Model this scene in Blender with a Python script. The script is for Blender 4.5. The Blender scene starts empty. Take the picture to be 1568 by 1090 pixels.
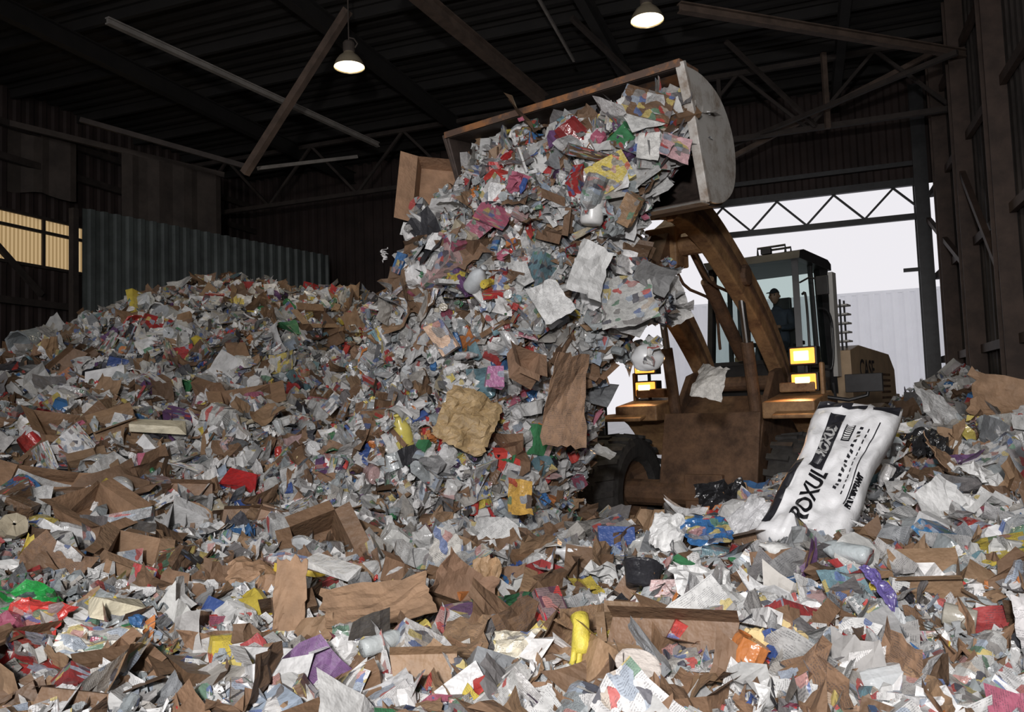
import bpy, bmesh, math, random
import numpy as np
from mathutils import Vector, Matrix, Euler, Quaternion
rng=np.random.default_rng(7); random.seed(7)
scene=bpy.context.scene
COL=scene.collection

# ------------------------------------------------------------------ materials
def nt(name):
    m=bpy.data.materials.new(name); m.use_nodes=True
    n=m.node_tree.nodes; l=m.node_tree.links
    return m,n,l,n["Principled BSDF"]
def mat(name,c,rough=.6,metal=0,var=.25,scale=6,c2=None,bump=.0,emit=None,es=0,spec=.5):
    m,n,l,b=nt(name)
    b.inputs["Roughness"].default_value=rough; b.inputs["Metallic"].default_value=metal
    b.inputs["Specular IOR Level"].default_value=spec
    tc=n.new("ShaderNodeTexCoord"); no=n.new("ShaderNodeTexNoise"); no.inputs["Scale"].default_value=scale
    no.inputs["Detail"].default_value=6; no.inputs["Roughness"].default_value=.65
    l.new(tc.outputs["Object"],no.inputs["Vector"])
    r=n.new("ShaderNodeValToRGB"); r.color_ramp.elements[0].position=.35; r.color_ramp.elements[1].position=.65
    c2=c2 or tuple(x*(1-var*1.6) for x in c)
    r.color_ramp.elements[0].color=(*c2,1); r.color_ramp.elements[1].color=(*c,1)
    l.new(no.outputs["Fac"],r.inputs["Fac"]); l.new(r.outputs["Color"],b.inputs["Base Color"])
    if bump:
        bp=n.new("ShaderNodeBump"); bp.inputs["Strength"].default_value=bump; bp.inputs["Distance"].default_value=.03
        l.new(no.outputs["Fac"],bp.inputs["Height"]); l.new(bp.outputs["Normal"],b.inputs["Normal"])
    if emit:
        b.inputs["Emission Color"].default_value=(*emit,1); b.inputs["Emission Strength"].default_value=es
    return m
def painted(name,paint,rust,amount=.55,rough=.45,blend=.1):
    m,n,l,b=nt(name); tc=n.new("ShaderNodeTexCoord")
    a=n.new("ShaderNodeTexNoise"); a.inputs["Scale"].default_value=3.5; a.inputs["Detail"].default_value=9; a.inputs["Roughness"].default_value=.75; l.new(tc.outputs["Object"],a.inputs["Vector"])
    r=n.new("ShaderNodeValToRGB"); e=r.color_ramp.elements; e[0].position=amount-blend; e[0].color=(*paint,1); e[1].position=amount+blend; e[1].color=(*rust,1)
    l.new(a.outputs["Fac"],r.inputs[0]); l.new(r.outputs[0],b.inputs["Base Color"])
    r2=n.new("ShaderNodeMapRange"); r2.inputs[1].default_value=amount-blend; r2.inputs[2].default_value=amount+blend; r2.inputs[3].default_value=rough; r2.inputs[4].default_value=.85
    l.new(a.outputs["Fac"],r2.inputs[0]); l.new(r2.outputs[0],b.inputs["Roughness"]); return m
def glassmat(name,tint,fac):
    m,n,l,b=nt(name)
    t=n.new("ShaderNodeBsdfTransparent"); t.inputs[0].default_value=(*tint,1)
    b.inputs["Base Color"].default_value=(.03,.04,.04,1); b.inputs["Roughness"].default_value=.08
    mx=n.new("ShaderNodeMixShader"); mx.inputs[0].default_value=fac
    l.new(t.outputs[0],mx.inputs[1]); l.new(b.outputs[0],mx.inputs[2])
    l.new(mx.outputs[0],n["Material Output"].inputs["Surface"]); return m

def M_(n,op,a=None,b=None,l=None):
    x=n.new("ShaderNodeMath"); x.operation=op
    for i,v in enumerate((a,b)):
        if v is None: continue
        if isinstance(v,(int,float)): x.inputs[i].default_value=v
        else: l.new(v,x.inputs[i])
    return x.outputs[0]
def waste_material():
    m,n,l,b=nt("mixed_waste_print")
    ac=n.new("ShaderNodeAttribute"); ac.attribute_name="col"
    au=n.new("ShaderNodeAttribute"); au.attribute_name="puv"
    ap=n.new("ShaderNodeAttribute"); ap.attribute_name="prm"
    su=n.new("ShaderNodeSeparateXYZ"); l.new(au.outputs["Vector"],su.inputs[0])
    sp=n.new("ShaderNodeSeparateXYZ"); l.new(ap.outputs["Vector"],sp.inputs[0])
    u,v,r=su.outputs; kind,rough,bold=sp.outputs
    cu=M_(n,'ADD',M_(n,'MULTIPLY',u,2.8,l),M_(n,'MULTIPLY',r,53.,l),l)
    cv=M_(n,'ADD',M_(n,'MULTIPLY',v,4.2,l),M_(n,'MULTIPLY',r,91.,l),l)
    cb=n.new("ShaderNodeCombineXYZ"); l.new(cu,cb.inputs[0]); l.new(cv,cb.inputs[1])
    vo=n.new("ShaderNodeTexVoronoi"); vo.voronoi_dimensions='2D'; vo.distance='CHEBYCHEV'; vo.inputs["Scale"].default_value=1
    l.new(cb.outputs[0],vo.inputs["Vector"])
    sc=n.new("ShaderNodeSeparateColor"); l.new(vo.outputs["Color"],sc.inputs[0])
    rp=n.new("ShaderNodeValToRGB"); rp.color_ramp.interpolation='CONSTANT'; e=rp.color_ramp.elements
    pal=[(.44,.06,.05),(.26,.25,.24),(.10,.15,.32),(.50,.40,.14),(.20,.19,.18),(.12,.23,.15),(.22,.2,.2),(.30,.35,.42),(.42,.22,.20),(.06,.06,.08),(.44,.37,.30)]
    e[0].color=(*pal[0],1); e[1].position=.999; e[1].color=(*pal[1],1)
    for i in range(1,len(pal)):
        q=e.new(i/len(pal)); q.color=(*pal[i],1)
    l.new(sc.outputs[0],rp.inputs[0])
    f1=M_(n,'GREATER_THAN',sc.outputs[1],.6,l); f1=M_(n,'MULTIPLY',f1,M_(n,'GREATER_THAN',kind,1.5,l),l)
    mx=n.new("ShaderNodeMix"); mx.data_type='RGBA'; l.new(M_(n,'MULTIPLY',f1,.88,l),mx.inputs[0]); l.new(ac.outputs["Color"],mx.inputs[6]); l.new(rp.outputs[0],mx.inputs[7])
    lv=M_(n,'MULTIPLY',v,24.,l); fr=M_(n,'FRACT',lv,None,l); fl=M_(n,'FLOOR',lv,None,l)
    cb2=n.new("ShaderNodeCombineXYZ"); l.new(M_(n,'ADD',M_(n,'MULTIPLY',u,48.,l),M_(n,'MULTIPLY',r,77.,l),l),cb2.inputs[0]); l.new(M_(n,'MULTIPLY',fl,3.7,l),cb2.inputs[1])
    no=n.new("ShaderNodeTexNoise"); no.noise_dimensions='2D'; no.inputs["Scale"].default_value=1; no.inputs["Detail"].default_value=1
    l.new(cb2.outputs[0],no.inputs["Vector"])
    n2=n.new("ShaderNodeTexNoise"); n2.noise_dimensions='2D'; n2.inputs["Scale"].default_value=1.2; n2.inputs["Detail"].default_value=0; l.new(cb.outputs[0],n2.inputs["Vector"])
    t=M_(n,'MULTIPLY',M_(n,'GREATER_THAN',fr,.5,l),M_(n,'GREATER_THAN',no.outputs["Fac"],.46,l),l)
    t=M_(n,'MULTIPLY',t,M_(n,'GREATER_THAN',n2.outputs["Fac"],.45,l),l)
    t=M_(n,'MULTIPLY',t,M_(n,'GREATER_THAN',kind,.5,l),l)
    m2=n.new("ShaderNodeMix"); m2.data_type='RGBA'; l.new(M_(n,'MULTIPLY',t,.5,l),m2.inputs[0]); l.new(mx.outputs[2],m2.inputs[6]); m2.inputs[7].default_value=(.05,.05,.06,1)
    g=n.new("ShaderNodeNewGeometry"); nd=n.new("ShaderNodeTexNoise"); nd.inputs["Scale"].default_value=9; nd.inputs["Detail"].default_value=2
    l.new(g.outputs["Position"],nd.inputs["Vector"])
    mr=n.new("ShaderNodeMapRange"); mr.inputs[1].default_value=.3; mr.inputs[2].default_value=.65; mr.inputs[3].default_value=.72; mr.inputs[4].default_value=1
    l.new(nd.outputs["Fac"],mr.inputs[0])
    m3=n.new("ShaderNodeMix"); m3.data_type='RGBA'; m3.blend_type='MULTIPLY'; m3.inputs[0].default_value=1
    l.new(m2.outputs[2],m3.inputs[6]); l.new(mr.outputs[0],m3.inputs[7])
    l.new(m3.outputs[2],b.inputs["Base Color"]); l.new(rough,b.inputs["Roughness"])
    bp=n.new("ShaderNodeBump"); bp.inputs["Strength"].default_value=.5; bp.inputs["Distance"].default_value=.02
    nb=n.new("ShaderNodeTexNoise"); nb.inputs["Scale"].default_value=26; nb.inputs["Detail"].default_value=2; l.new(g.outputs["Position"],nb.inputs["Vector"])
    l.new(nb.outputs["Fac"],bp.inputs["Height"]); l.new(bp.outputs[0],b.inputs["Normal"])
    return m
MW=waste_material()
def ground_waste():
    m,n,l,b=nt("packed_waste_core")
    g=n.new("ShaderNodeNewGeometry"); vo=n.new("ShaderNodeTexVoronoi"); vo.inputs["Scale"].default_value=16
    l.new(g.outputs["Position"],vo.inputs["Vector"])
    sc=n.new("ShaderNodeSeparateColor"); l.new(vo.outputs["Color"],sc.inputs[0])
    r=n.new("ShaderNodeValToRGB"); e=r.color_ramp.elements; e[0].position=0; e[0].color=(.03,.028,.025,1); e[1].position=1; e[1].color=(.2,.18,.16,1)
    for p,c in ((.3,(.08,.06,.035,1)),(.5,(.07,.08,.09,1)),(.7,(.16,.1,.05,1)),(.85,(.08,.08,.1,1))):
        q=e.new(p); q.color=c
    r.color_ramp.interpolation='CONSTANT'; l.new(sc.outputs[0],r.inputs[0]); l.new(r.outputs[0],b.inputs["Base Color"])
    b.inputs["Roughness"].default_value=.9
    bp=n.new("ShaderNodeBump"); bp.inputs["Distance"].default_value=.05; l.new(sc.outputs[1],bp.inputs["Height"]); l.new(bp.outputs[0],b.inputs["Normal"])
    return m
MG=ground_waste()
M_tan=painted("tan_machine_paint",(.42,.25,.12),(.15,.075,.04),.52,.5,.12)
M_hood=mat("tan_hood_paint",(.56,.40,.25),.5,0,.15,3)
M_rust=painted("rusty_brown_steel",(.19,.105,.058),(.075,.042,.026),.5,.6,.12)
M_worn=painted("worn_steel",(.50,.48,.45),(.24,.19,.15),.56,.4)
M_rim=painted("bucket_rust_edge",(.10,.062,.045),(.28,.12,.045),.52,.6,.06)
M_dkst=mat("bucket_dark_steel",(.085,.062,.052),.6,.2,.3,6,c2=(.04,.03,.026),bump=.2)
M_blk=mat("black_cab_paint",(.03,.03,.032),.4,0,.3)
M_rub=mat("tyre_rubber",(.055,.052,.05),.85,0,.3,12,bump=.2)
M_chr=mat("hydraulic_chrome",(.6,.6,.6),.2,1,.1)
M_grey=mat("light_grey_panel",(.62,.60,.56),.5,0,.1)
M_glass=glassmat("cab_glass",(.80,.88,.86),.10)
M_lamp=mat("headlight_lens",(.9,.4,.1),.3,emit=(1.0,.33,.045),es=2.2)
M_lampc=mat("headlight_hot",(.9,.7,.4),.3,emit=(1.0,.72,.30),es=3.6)
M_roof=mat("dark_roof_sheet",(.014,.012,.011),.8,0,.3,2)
M_steel=mat("roof_steel",(.045,.034,.029),.8,0,.3,4)
M_steel_l=mat("pale_roof_steel",(.27,.25,.23),.6,.1,.2,4)
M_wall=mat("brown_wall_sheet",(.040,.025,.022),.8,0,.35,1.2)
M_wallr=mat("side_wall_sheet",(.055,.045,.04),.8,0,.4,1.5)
M_col=mat("rusty_column",(.08,.052,.04),.7,.1,.4,3,c2=(.04,.026,.02))
M_part=mat("green_grey_partition",(.10,.115,.11),.45,.2,.3,1.5)
M_panel=mat("old_hanging_panel",(.075,.058,.048),.8,0,.3,2)
M_conc=mat("concrete_floor",(.14,.13,.12),.9,0,.3,2,bump=.1)
M_white=mat("outside_white_sheet",(.90,.91,.94),.6,0,.03,1)
M_asph=mat("outside_asphalt",(.45,.45,.46),.9,0,.2,1)
M_bag=mat("white_bag_plastic",(.80,.80,.81),.3,0,.05,5,bump=.45)
M_ink=mat("black_ink",(.02,.02,.025),.4,0,.1)
M_paper=mat("plain_white",(.75,.75,.74),.6,0,.1,5)

# ------------------------------------------------------------------ mesh builder
class MB:
    def __init__(s): s.v=[];s.f=[];s.m=[]
    def add(s,vs,fs,mi=0,M=None):
        o=len(s.v)
        for p in vs:
            p=Vector(p); s.v.append(tuple(M@p if M else p))
        for f in fs: s.f.append([o+i for i in f]); s.m.append(mi)
    def box(s,c,d,mi=0,rot=None):
        vs=[(x*d[0]/2,y*d[1]/2,z*d[2]/2) for x in(-1,1) for y in(-1,1) for z in(-1,1)]
        M=Matrix.Translation(c)
        if rot: M=M@Euler([math.radians(a) for a in rot]).to_matrix().to_4x4()
        s.add(vs,[(0,1,3,2),(4,6,7,5),(0,4,5,1),(2,3,7,6),(0,2,6,4),(1,5,7,3)],mi,M)
    def beam(s,p0,p1,w,h,mi=0):
        p0=Vector(p0);p1=Vector(p1);d=p1-p0
        z=d.normalized(); x=z.cross(Vector((0,0,1)))
        if x.length<1e-3: x=Vector((1,0,0))
        x.normalize(); y=z.cross(x)
        M=Matrix((x,y,z)).transposed().to_4x4(); M.translation=(p0+p1)/2
        L=d.length
        vs=[(a*w/2,b*h/2,c*L/2) for a in(-1,1) for b in(-1,1) for c in(-1,1)]
        s.add(vs,[(0,1,3,2),(4,6,7,5),(0,4,5,1),(2,3,7,6),(0,2,6,4),(1,5,7,3)],mi,M)
    def ibeam(s,p0,p1,w,h,t=.02,mi=0):
        p0=Vector(p0);p1=Vector(p1);z=(p1-p0).normalized(); x=z.cross(Vector((0,0,1)))
        if x.length<1e-3: x=Vector((1,0,0))
        x.normalize(); y=z.cross(x)
        s.beam(p0,p1,t,h,mi)
        for k in(-1,1):
            o=y*(h/2*k); s.beam(p0+o,p1+o,w,t,mi)
    def cyl(s,p0,p1,r0,r1=None,seg=14,mi=0,cap=True):
        r1=r0 if r1 is None else r1
        s.tube([p0,p1],[r0,r1],seg,mi,cap)
    def tube(s,pts,r,seg=10,mi=0,cap=True):
        pts=[Vector(p) for p in pts]; n=len(pts)
        if not hasattr(r,'__len__'): r=[r]*n
        o=len(s.v); px=None
        for i,p in enumerate(pts):
            d=(pts[min(i+1,n-1)]-pts[max(i-1,0)]).normalized()
            if px is None:
                px=d.orthogonal().normalized()
            px=(px-d*px.dot(d)).normalized(); y=d.cross(px)
            for k in range(seg):
                a=2*math.pi*k/seg; s.v.append(tuple(p+(px*math.cos(a)+y*math.sin(a))*r[i]))
        for i in range(n-1):
            for k in range(seg):
                a=o+i*seg+k;b=o+i*seg+(k+1)%seg; s.f.append([a,b,b+seg,a+seg]); s.m.append(mi)
        if cap:
            s.f.append([o+k for k in range(seg)][::-1]); s.m.append(mi)
            s.f.append([o+(n-1)*seg+k for k in range(seg)]); s.m.append(mi)
    def prism(s,poly,x0,x1,mi=0):
        n=len(poly); vs=[(x0,a,b) for a,b in poly]+[(x1,a,b) for a,b in poly]
        fs=[tuple(range(n))[::-1],tuple(range(n,2*n))]+[(i,(i+1)%n,n+(i+1)%n,n+i) for i in range(n)]
        s.add(vs,fs,mi)
    def lathe(s,prof,c,axis='z',seg=24,mi=0,M=None):
        o=len(s.v); c=Vector(c)
        for r,a in prof:
            for k in range(seg):
                t=2*math.pi*k/seg; u,w=r*math.cos(t),r*math.sin(t)
                p=Vector((a,u,w)) if axis=='x' else Vector((u,w,a)) if axis=='z' else Vector((u,a,w))
                if M: p=M@p
                s.v.append(tuple(p+c))
        for i in range(len(prof)-1):
            for k in range(seg):
                a=o+i*seg+k;b=o+i*seg+(k+1)%seg; s.f.append([a,b,b+seg,a+seg]); s.m.append(mi)
    def obj(s,name,mats,parent=None,bevel=0,smooth=False,rotz=None,loc=None):
        me=bpy.data.meshes.new(name); me.from_pydata(s.v,[],s.f)
        for m in (mats if isinstance(mats,(list,tuple)) else [mats]): me.materials.append(m)
        me.polygons.foreach_set("material_index",s.m)
        bm=bmesh.new(); bm.from_mesh(me); bmesh.ops.recalc_face_normals(bm,faces=bm.faces); bm.to_mesh(me); bm.free()
        o=bpy.data.objects.new(name,me); COL.objects.link(o)
        if parent: o.parent=parent
        if rotz is not None: o.rotation_euler=(0,0,rotz)
        if loc: o.location=loc
        if bevel:
            b=o.modifiers.new("bevel",'BEVEL'); b.width=bevel; b.segments=2; b.limit_method='ANGLE'
        if smooth:
            me.polygons.foreach_set("use_smooth",[True]*len(me.polygons))
        me.update(); return o
def empty(name,loc=(0,0,0),rotz=0):
    e=bpy.data.objects.new(name,None); COL.objects.link(e); e.location=loc; e.rotation_euler=(0,0,rotz); e.empty_display_size=.2; return e
def ribbon(pts,ws):
    L=[];R=[];n=len(pts)
    for i,(a,b) in enumerate(pts):
        p=pts[max(i-1,0)];q=pts[min(i+1,n-1)]
        dx,dy=q[0]-p[0],q[1]-p[1];l=math.hypot(dx,dy); nx,ny=-dy/l,dx/l
        L.append((a+nx*ws[i]/2,b+ny*ws[i]/2)); R.append((a-nx*ws[i]/2,b-ny*ws[i]/2))
    return L+R[::-1]
def smoothpts(pts,k=5):
    P=[np.array(p,float) for p in pts]; P=[2*P[0]-P[1]]+P+[2*P[-1]-P[-2]]; out=[]
    for i in range(1,len(P)-2):
        for j in range(k):
            t=j/k; out.append(tuple(.5*((2*P[i])+(-P[i-1]+P[i+1])*t+(2*P[i-1]-5*P[i]+4*P[i+1]-P[i+2])*t*t+(-P[i-1]+3*P[i]-3*P[i+1]+P[i+2])*t**3)))
    out.append(tuple(P[-2])); return out

# ------------------------------------------------------------------ noise
def vnoise(x,y,z=0,seed=0):
    x=np.asarray(x,float);y=np.asarray(y,float);z=np.asarray(z,float)+0*x
    xi=np.floor(x).astype(np.int64);yi=np.floor(y).astype(np.int64);zi=np.floor(z).astype(np.int64)
    fx=x-xi;fy=y-yi;fz=z-zi; fx=fx*fx*(3-2*fx);fy=fy*fy*(3-2*fy);fz=fz*fz*(3-2*fz)
    def h(a,b,c):
        n=(a*374761393+b*668265263+c*2147483647+seed*1274126177)&0xffffffff
        n=((n^(n>>13))*1274126177)&0xffffffff; return ((n^(n>>16))&0xffff)/65535.
    r=0
    for dx in(0,1):
        for dy in(0,1):
            for dz in(0,1):
                r=r+h(xi+dx,yi+dy,zi+dz)*(fx if dx else 1-fx)*(fy if dy else 1-fy)*(fz if dz else 1-fz)
    return r-.5

# ------------------------------------------------------------------ terrain
CP=np.array([(-6,0,.6),(-3,0,.5),(0,0,.4),(3,0,.5),(-5,2,.8),(-2.5,2.2,.62),(0,2.2,.5),(1.6,2.4,.62),(3,2.2,.8),
(-5,4,1.0),(-3.5,4,.92),(-2,4,.82),(-.5,4,.75),(.8,4,.8),(2,4,.95),(3.2,4,1.15),
(-6.5,6,1.4),(-4.5,6,1.2),(-3,6,1.1),(-1.5,6,.95),(0,6,.8),(1.1,6,.72),(1.8,5.2,.92),(2.0,6,1.1),(2.8,6,1.42),(3.4,6.4,1.6),(4.6,6.4,1.65),
(.3,7.2,.75),(1.1,7.3,.6),(2.1,7.4,.9),(3.2,7.8,1.2),(4.5,8,1.4),
(-8.5,9,1.8),(-6.5,9,2.0),(-4.5,9,2.0),(-3,9,1.85),(-1.6,8.6,1.6),(-.2,8.6,1.1),(1.1,8.4,.15),(.8,9.4,.1),
(-9.5,12,1.8),(-8,12,2.4),(-6.8,12,2.95),(-5.2,12,3.5),(-4,12,3.65),(-2.7,12,3.2),(-1.6,11,2.2),(-.6,10.5,1.1),
(-9.6,14,2.0),(-8.6,14,2.65),(-7.5,14,3.25),(-6,14,3.9),(-5.2,14,4.4),(-4.3,14,4.5),(-3.3,14,4.3),(-2.3,13.6,3.7),(-1.2,13,2.2),
(-7.5,16.5,2.2),(-5.5,17,2.4),(-3,17,2.4),(0,15,.8),(1.5,9.3,.05),(2.8,9,.35),(2.6,11,.05),(4,10,.35),(4.2,13,.05),(6,14.5,.05),(5,11.2,.5),(1,12,.05),(1.5,10.6,.03),
(5.4,9.4,1.5),(6.3,10.6,2.1),(7.2,12.2,2.5),(7.9,13.6,2.6),(6.3,11.8,1.6),(7.9,15.5,1.6),(3,16,.0),(0,18,.1)])
def base_h(x,y):
    x=np.asarray(x,float);y=np.asarray(y,float); num=0;den=1e-9
    for cx,cy,ch in CP:
        s=.5+.045*max(cy,2)
        w=np.exp(-((x-cx)**2+(y-cy)**2)/(2*s*s))+1e-5/(1+(x-cx)**2+(y-cy)**2)**2
        num=num+w*ch;den=den+w
    return num/den
def H(x,y):
    h=base_h(x,y); k=np.clip(h/.6,0,1)*(.6+.4*np.clip((np.asarray(y)-5)/4,0,1))
    return h+k*(.34*vnoise(x*1.1,y*1.1,0,1)+.24*vnoise(x*2.7,y*2.7,0,2)+.18*vnoise(x*6,y*6,0,3))
def h1(x,y): return float(H(np.array([x]),np.array([y]))[0])
A20=math.radians(-20); cu,su_=math.cos(A20),math.sin(A20)
def bx_by(x,y): return x*cu+y*su_, -x*su_+y*cu
def inside(x,y):
    bx,by=bx_by(x,y); t=(by-11.3)/6.3
    return (bx<2.5)&(by<18.6)&(bx>np.clip(-12.74+t*1.39,-14.6,-11)+.25)
xs=np.arange(-13,9.6,.1); ys=np.arange(-1.5,20,.1)
X,Y=np.meshgrid(xs,ys,indexing='ij'); Z=H(X,Y); ok=inside(X,Y)
idx=np.arange(X.size).reshape(X.shape)
okf=ok[:-1,:-1]&ok[1:,:-1]&ok[1:,1:]&ok[:-1,1:]
F=np.stack([idx[:-1,:-1],idx[1:,:-1],idx[1:,1:],idx[:-1,1:]],-1)[okf]
used=np.unique(F); remap=np.zeros(X.size,int); remap[used]=np.arange(len(used))
terrV=np.stack([X.ravel(),Y.ravel(),Z.ravel()],1)[used]; terrF=remap[F]

# ------------------------------------------------------------------ waste templates
def grid(nx,ny,ax=1.,ay=1.):
    u,v=np.meshgrid(np.linspace(0,1,nx+1),np.linspace(0,1,ny+1),indexing='ij')
    V=np.stack([(u.ravel()-.5)*ax,(v.ravel()-.5)*ay,0*u.ravel()],1); UV=np.stack([u.ravel(),v.ravel()],1)
    F=[]
    for i in range(nx):
        for j in range(ny):
            a=i*(ny+1)+j; F.append((a,a+ny+1,a+ny+2,a+1))
    return V,F,UV
def T_sheet(seed,cr=.08,bend=.25,n=3,ay=1.3):
    r=np.random.default_rng(seed); V,F,UV=grid(n,n+1,1,ay)
    a=r.uniform(0,math.pi); d=V[:,0]*math.cos(a)+V[:,1]*math.sin(a)
    V[:,2]+=bend*d*d*2+cr*2*(vnoise(V[:,0]*3+seed,V[:,1]*3,0,seed)); V+=r.normal(0,cr*.35,V.shape)
    return V,F,UV
def T_fold(seed,ang=.6,n=4,jit=.018,ay=1.25,nf_=2):
    r=np.random.default_rng(seed); V,F,UV=grid(n,n,1,ay)
    for k in range(nf_):
        a=r.uniform(0,math.pi); off=r.uniform(-.2,.2); nx,ny=math.cos(a),math.sin(a)
        d=V[:,0]*nx+V[:,1]*ny-off; m=d>0; t=ang*r.uniform(.6,1.8)
        V[m,0]-=nx*d[m]*(1-math.cos(t)); V[m,1]-=ny*d[m]*(1-math.cos(t)); V[m,2]+=d[m]*math.sin(t)
    V[:,2]+=jit*3*vnoise(UV[:,0]*4,UV[:,1]*4,0,seed)
    e=(UV.min(1)<.01)|(UV.max(1)>.99); V[e,:2]+=r.normal(0,jit*1.6,(e.sum(),2))
    V+=r.normal(0,jit,V.shape); return V,F,UV
def T_crumple(seed,n=6):
    r=np.random.default_rng(seed); V,F,UV=grid(n,n)
    V[:,:2]*=r.uniform(.75,1.1,(1,2)); 
    rr=np.abs(V[:,:2]).max(1)*2; V[:,:2]*=(1-.22*np.maximum(0,np.hypot(V[:,0],V[:,1])-.45)[:,None]*2)
    ridge=np.abs(vnoise(V[:,0]*3.2+9*seed,V[:,1]*3.2,0,seed))*1.1+np.abs(vnoise(V[:,0]*7,V[:,1]*7+seed,0,seed+3))*.45
    V[:,2]+=ridge-.3; V+=r.normal(0,.04*6/n,V.shape)
    V[:,2]-=.35*(rr**3)*r.uniform(0,1)
    return V,F,UV
def T_ball(seed):
    r=np.random.default_rng(seed); na,nb=9,6; V=[];UV=[];F=[]
    el=r.uniform(.7,1.3)
    for j in range(nb+1):
        for i in range(na):
            t=math.pi*(j/nb); p=2*math.pi*i/na; rad=.5*r.uniform(.62,1.08)
            V.append((rad*math.sin(t)*math.cos(p)*el,rad*math.sin(t)*math.sin(p),.7*rad*math.cos(t))); UV.append((i/na,j/nb))
    for j in range(nb):
        for i in range(na): F.append((j*na+i,j*na+(i+1)%na,(j+1)*na+(i+1)%na,(j+1)*na+i))
    return np.array(V),F,np.array(UV)
def T_box(seed,dz=.3,opened=False,jit=.045):
    r=np.random.default_rng(seed); c={}
    for x in(0,1):
        for y in(0,1):
            for z in(0,1): c[x,y,z]=np.array([(x-.5),(y-.5)*1.35,(z-.5)*dz])+r.normal(0,jit,3)
    Q=[((0,0,0),(0,1,0),(1,1,0),(1,0,0)),((0,0,0),(1,0,0),(1,0,1),(0,0,1)),((0,1,0),(0,1,1),(1,1,1),(1,1,0)),((0,0,0),(0,0,1),(0,1,1),(0,1,0)),((1,0,0),(1,1,0),(1,1,1),(1,0,1))]
    if not opened: Q.append(((0,0,1),(1,0,1),(1,1,1),(0,1,1)))
    V=[];F=[];UV=[]
    for q in Q:
        o=len(V); V+=[c[k] for k in q]; UV+=[(0,0),(1,0),(1,1),(0,1)]; F.append((o,o+1,o+2,o+3))
    if opened:
        for (a,b,d) in (((0,0,1),(0,1,1),(-.3,0,.12)),((1,0,1),(1,1,1),(.3,0,.05)),((0,0,1),(1,0,1),(0,-.3,-.05))):
            o=len(V); dd=np.array(d); V+=[c[a],c[b],c[b]+dd,c[a]+dd]; UV+=[(0,0),(1,0),(1,1),(0,1)]; F.append((o,o+1,o+2,o+3))
    return np.array(V),F,np.array(UV)
def T_lathe(prof,seg,seed,dent=.04,squash=1.):
    r=np.random.default_rng(seed);V=[];UV=[];F=[]
    for j,(rad,a) in enumerate(prof):
        for i in range(seg):
            t=2*math.pi*i/seg; V.append((rad*math.cos(t),a,rad*math.sin(t)*r.uniform(.88,1)*squash)); UV.append((i/seg,a+.5))
    for j in range(len(prof)-1):
        for i in range(seg): F.append((j*seg+i,j*seg+(i+1)%seg,(j+1)*seg+(i+1)%seg,(j+1)*seg+i))
    V=np.array(V); V+=r.normal(0,dent*.3,V.shape); return V,F,np.array(UV)
def T_strip(seed):
    r=np.random.default_rng(seed); V,F,UV=grid(5,1,1,.12)
    k=r.uniform(.2,.9); V[:,2]+=k*V[:,0]**2+r.normal(0,.03,len(V)); V[:,1]+=.4*r.uniform(-1,1)*V[:,0]**2; return V,F,UV
bott=[(0.01,-.5),(.16,-.5),(.18,-.4),(.16,-.1),(.18,.15),(.12,.3),(.06,.38),(.06,.5),(0.01,.5)]
jugp=[(0.01,-.5),(.26,-.5),(.3,-.45),(.3,.1),(.24,.28),(.1,.4),(.09,.5),(0.01,.5)]
can=[(0.01,-.5),(.3,-.5),(.32,-.45),(.32,.45),(.3,.5),(.27,.46),(.01,.46)]
tub=[(0.01,-.25),(.36,-.25),(.45,.22),(.5,.25),(.44,.24),(.34,-.2),(.01,-.2)]
TPL={'sheet':[T_sheet(i,.06,.15+.1*(i%3)) for i in range(6)],
 'fold':[T_fold(120+i,.35+.12*i) for i in range(6)],
 'crumple':[T_crumple(20+i) for i in range(9)],
 'ball':[T_ball(40+i) for i in range(6)],
 'box':[T_box(60+i,.18+.12*i) for i in range(5)],
 'obox':[T_box(70+i,.7,True,.07) for i in range(4)],
 'card':[T_fold(80+i,.45,5,.03,1.0+.15*(i%4)) for i in range(7)]+[T_sheet(88,.03,.8,4,.8)],
 'bottle':[T_lathe(bott,9,90+i) for i in range(3)]+[T_lathe(bott,9,190,.12,.5)],
 'jug':[T_lathe(jugp,10,290+i,.06,.7) for i in range(3)],
 'can':[T_lathe(can,9,95+i,.03) for i in range(2)],
 'tub':[T_lathe(tub,10,99)],
 'strip':[T_strip(110+i) for i in range(6)]}
WHITE=[(.72,.72,.72),(.62,.62,.61),(.78,.77,.76),(.54,.54,.53)]
GREY=[(.36,.35,.34),(.28,.28,.28),(.42,.40,.37),(.23,.24,.25),(.38,.36,.33),(.18,.17,.17)]
BROWN=[(.25,.15,.09),(.20,.12,.07),(.30,.19,.11),(.16,.095,.055)]
CLR=[(.46,.04,.04),(.50,.06,.05),(.06,.11,.32),(.06,.17,.38),(.60,.47,.08),(.64,.52,.15),(.06,.23,.10),(.52,.19,.06),(.42,.12,.18),(.16,.08,.19),(.16,.27,.31),(.5,.34,.33),(.33,.39,.47),(.34,.05,.05),(.48,.42,.31)]
DARK=[(.03,.03,.035),(.05,.05,.06),(.08,.07,.06)]
CLEAR=[(.50,.52,.53),(.40,.43,.44),(.56,.56,.54),(.30,.33,.34)]
def pick(r,pal,n): return np.array(pal)[r.integers(0,len(pal),n)]
def palmix(r,n,ws,pals):
    k=r.choice(len(pals),n,p=np.array(ws)/sum(ws)); out=np.zeros((n,3))
    for i,p in enumerate(pals):
        s=k==i; out[s]=pick(r,p,s.sum())
    return out*r.uniform(.7,1.1,(n,1))
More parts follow.
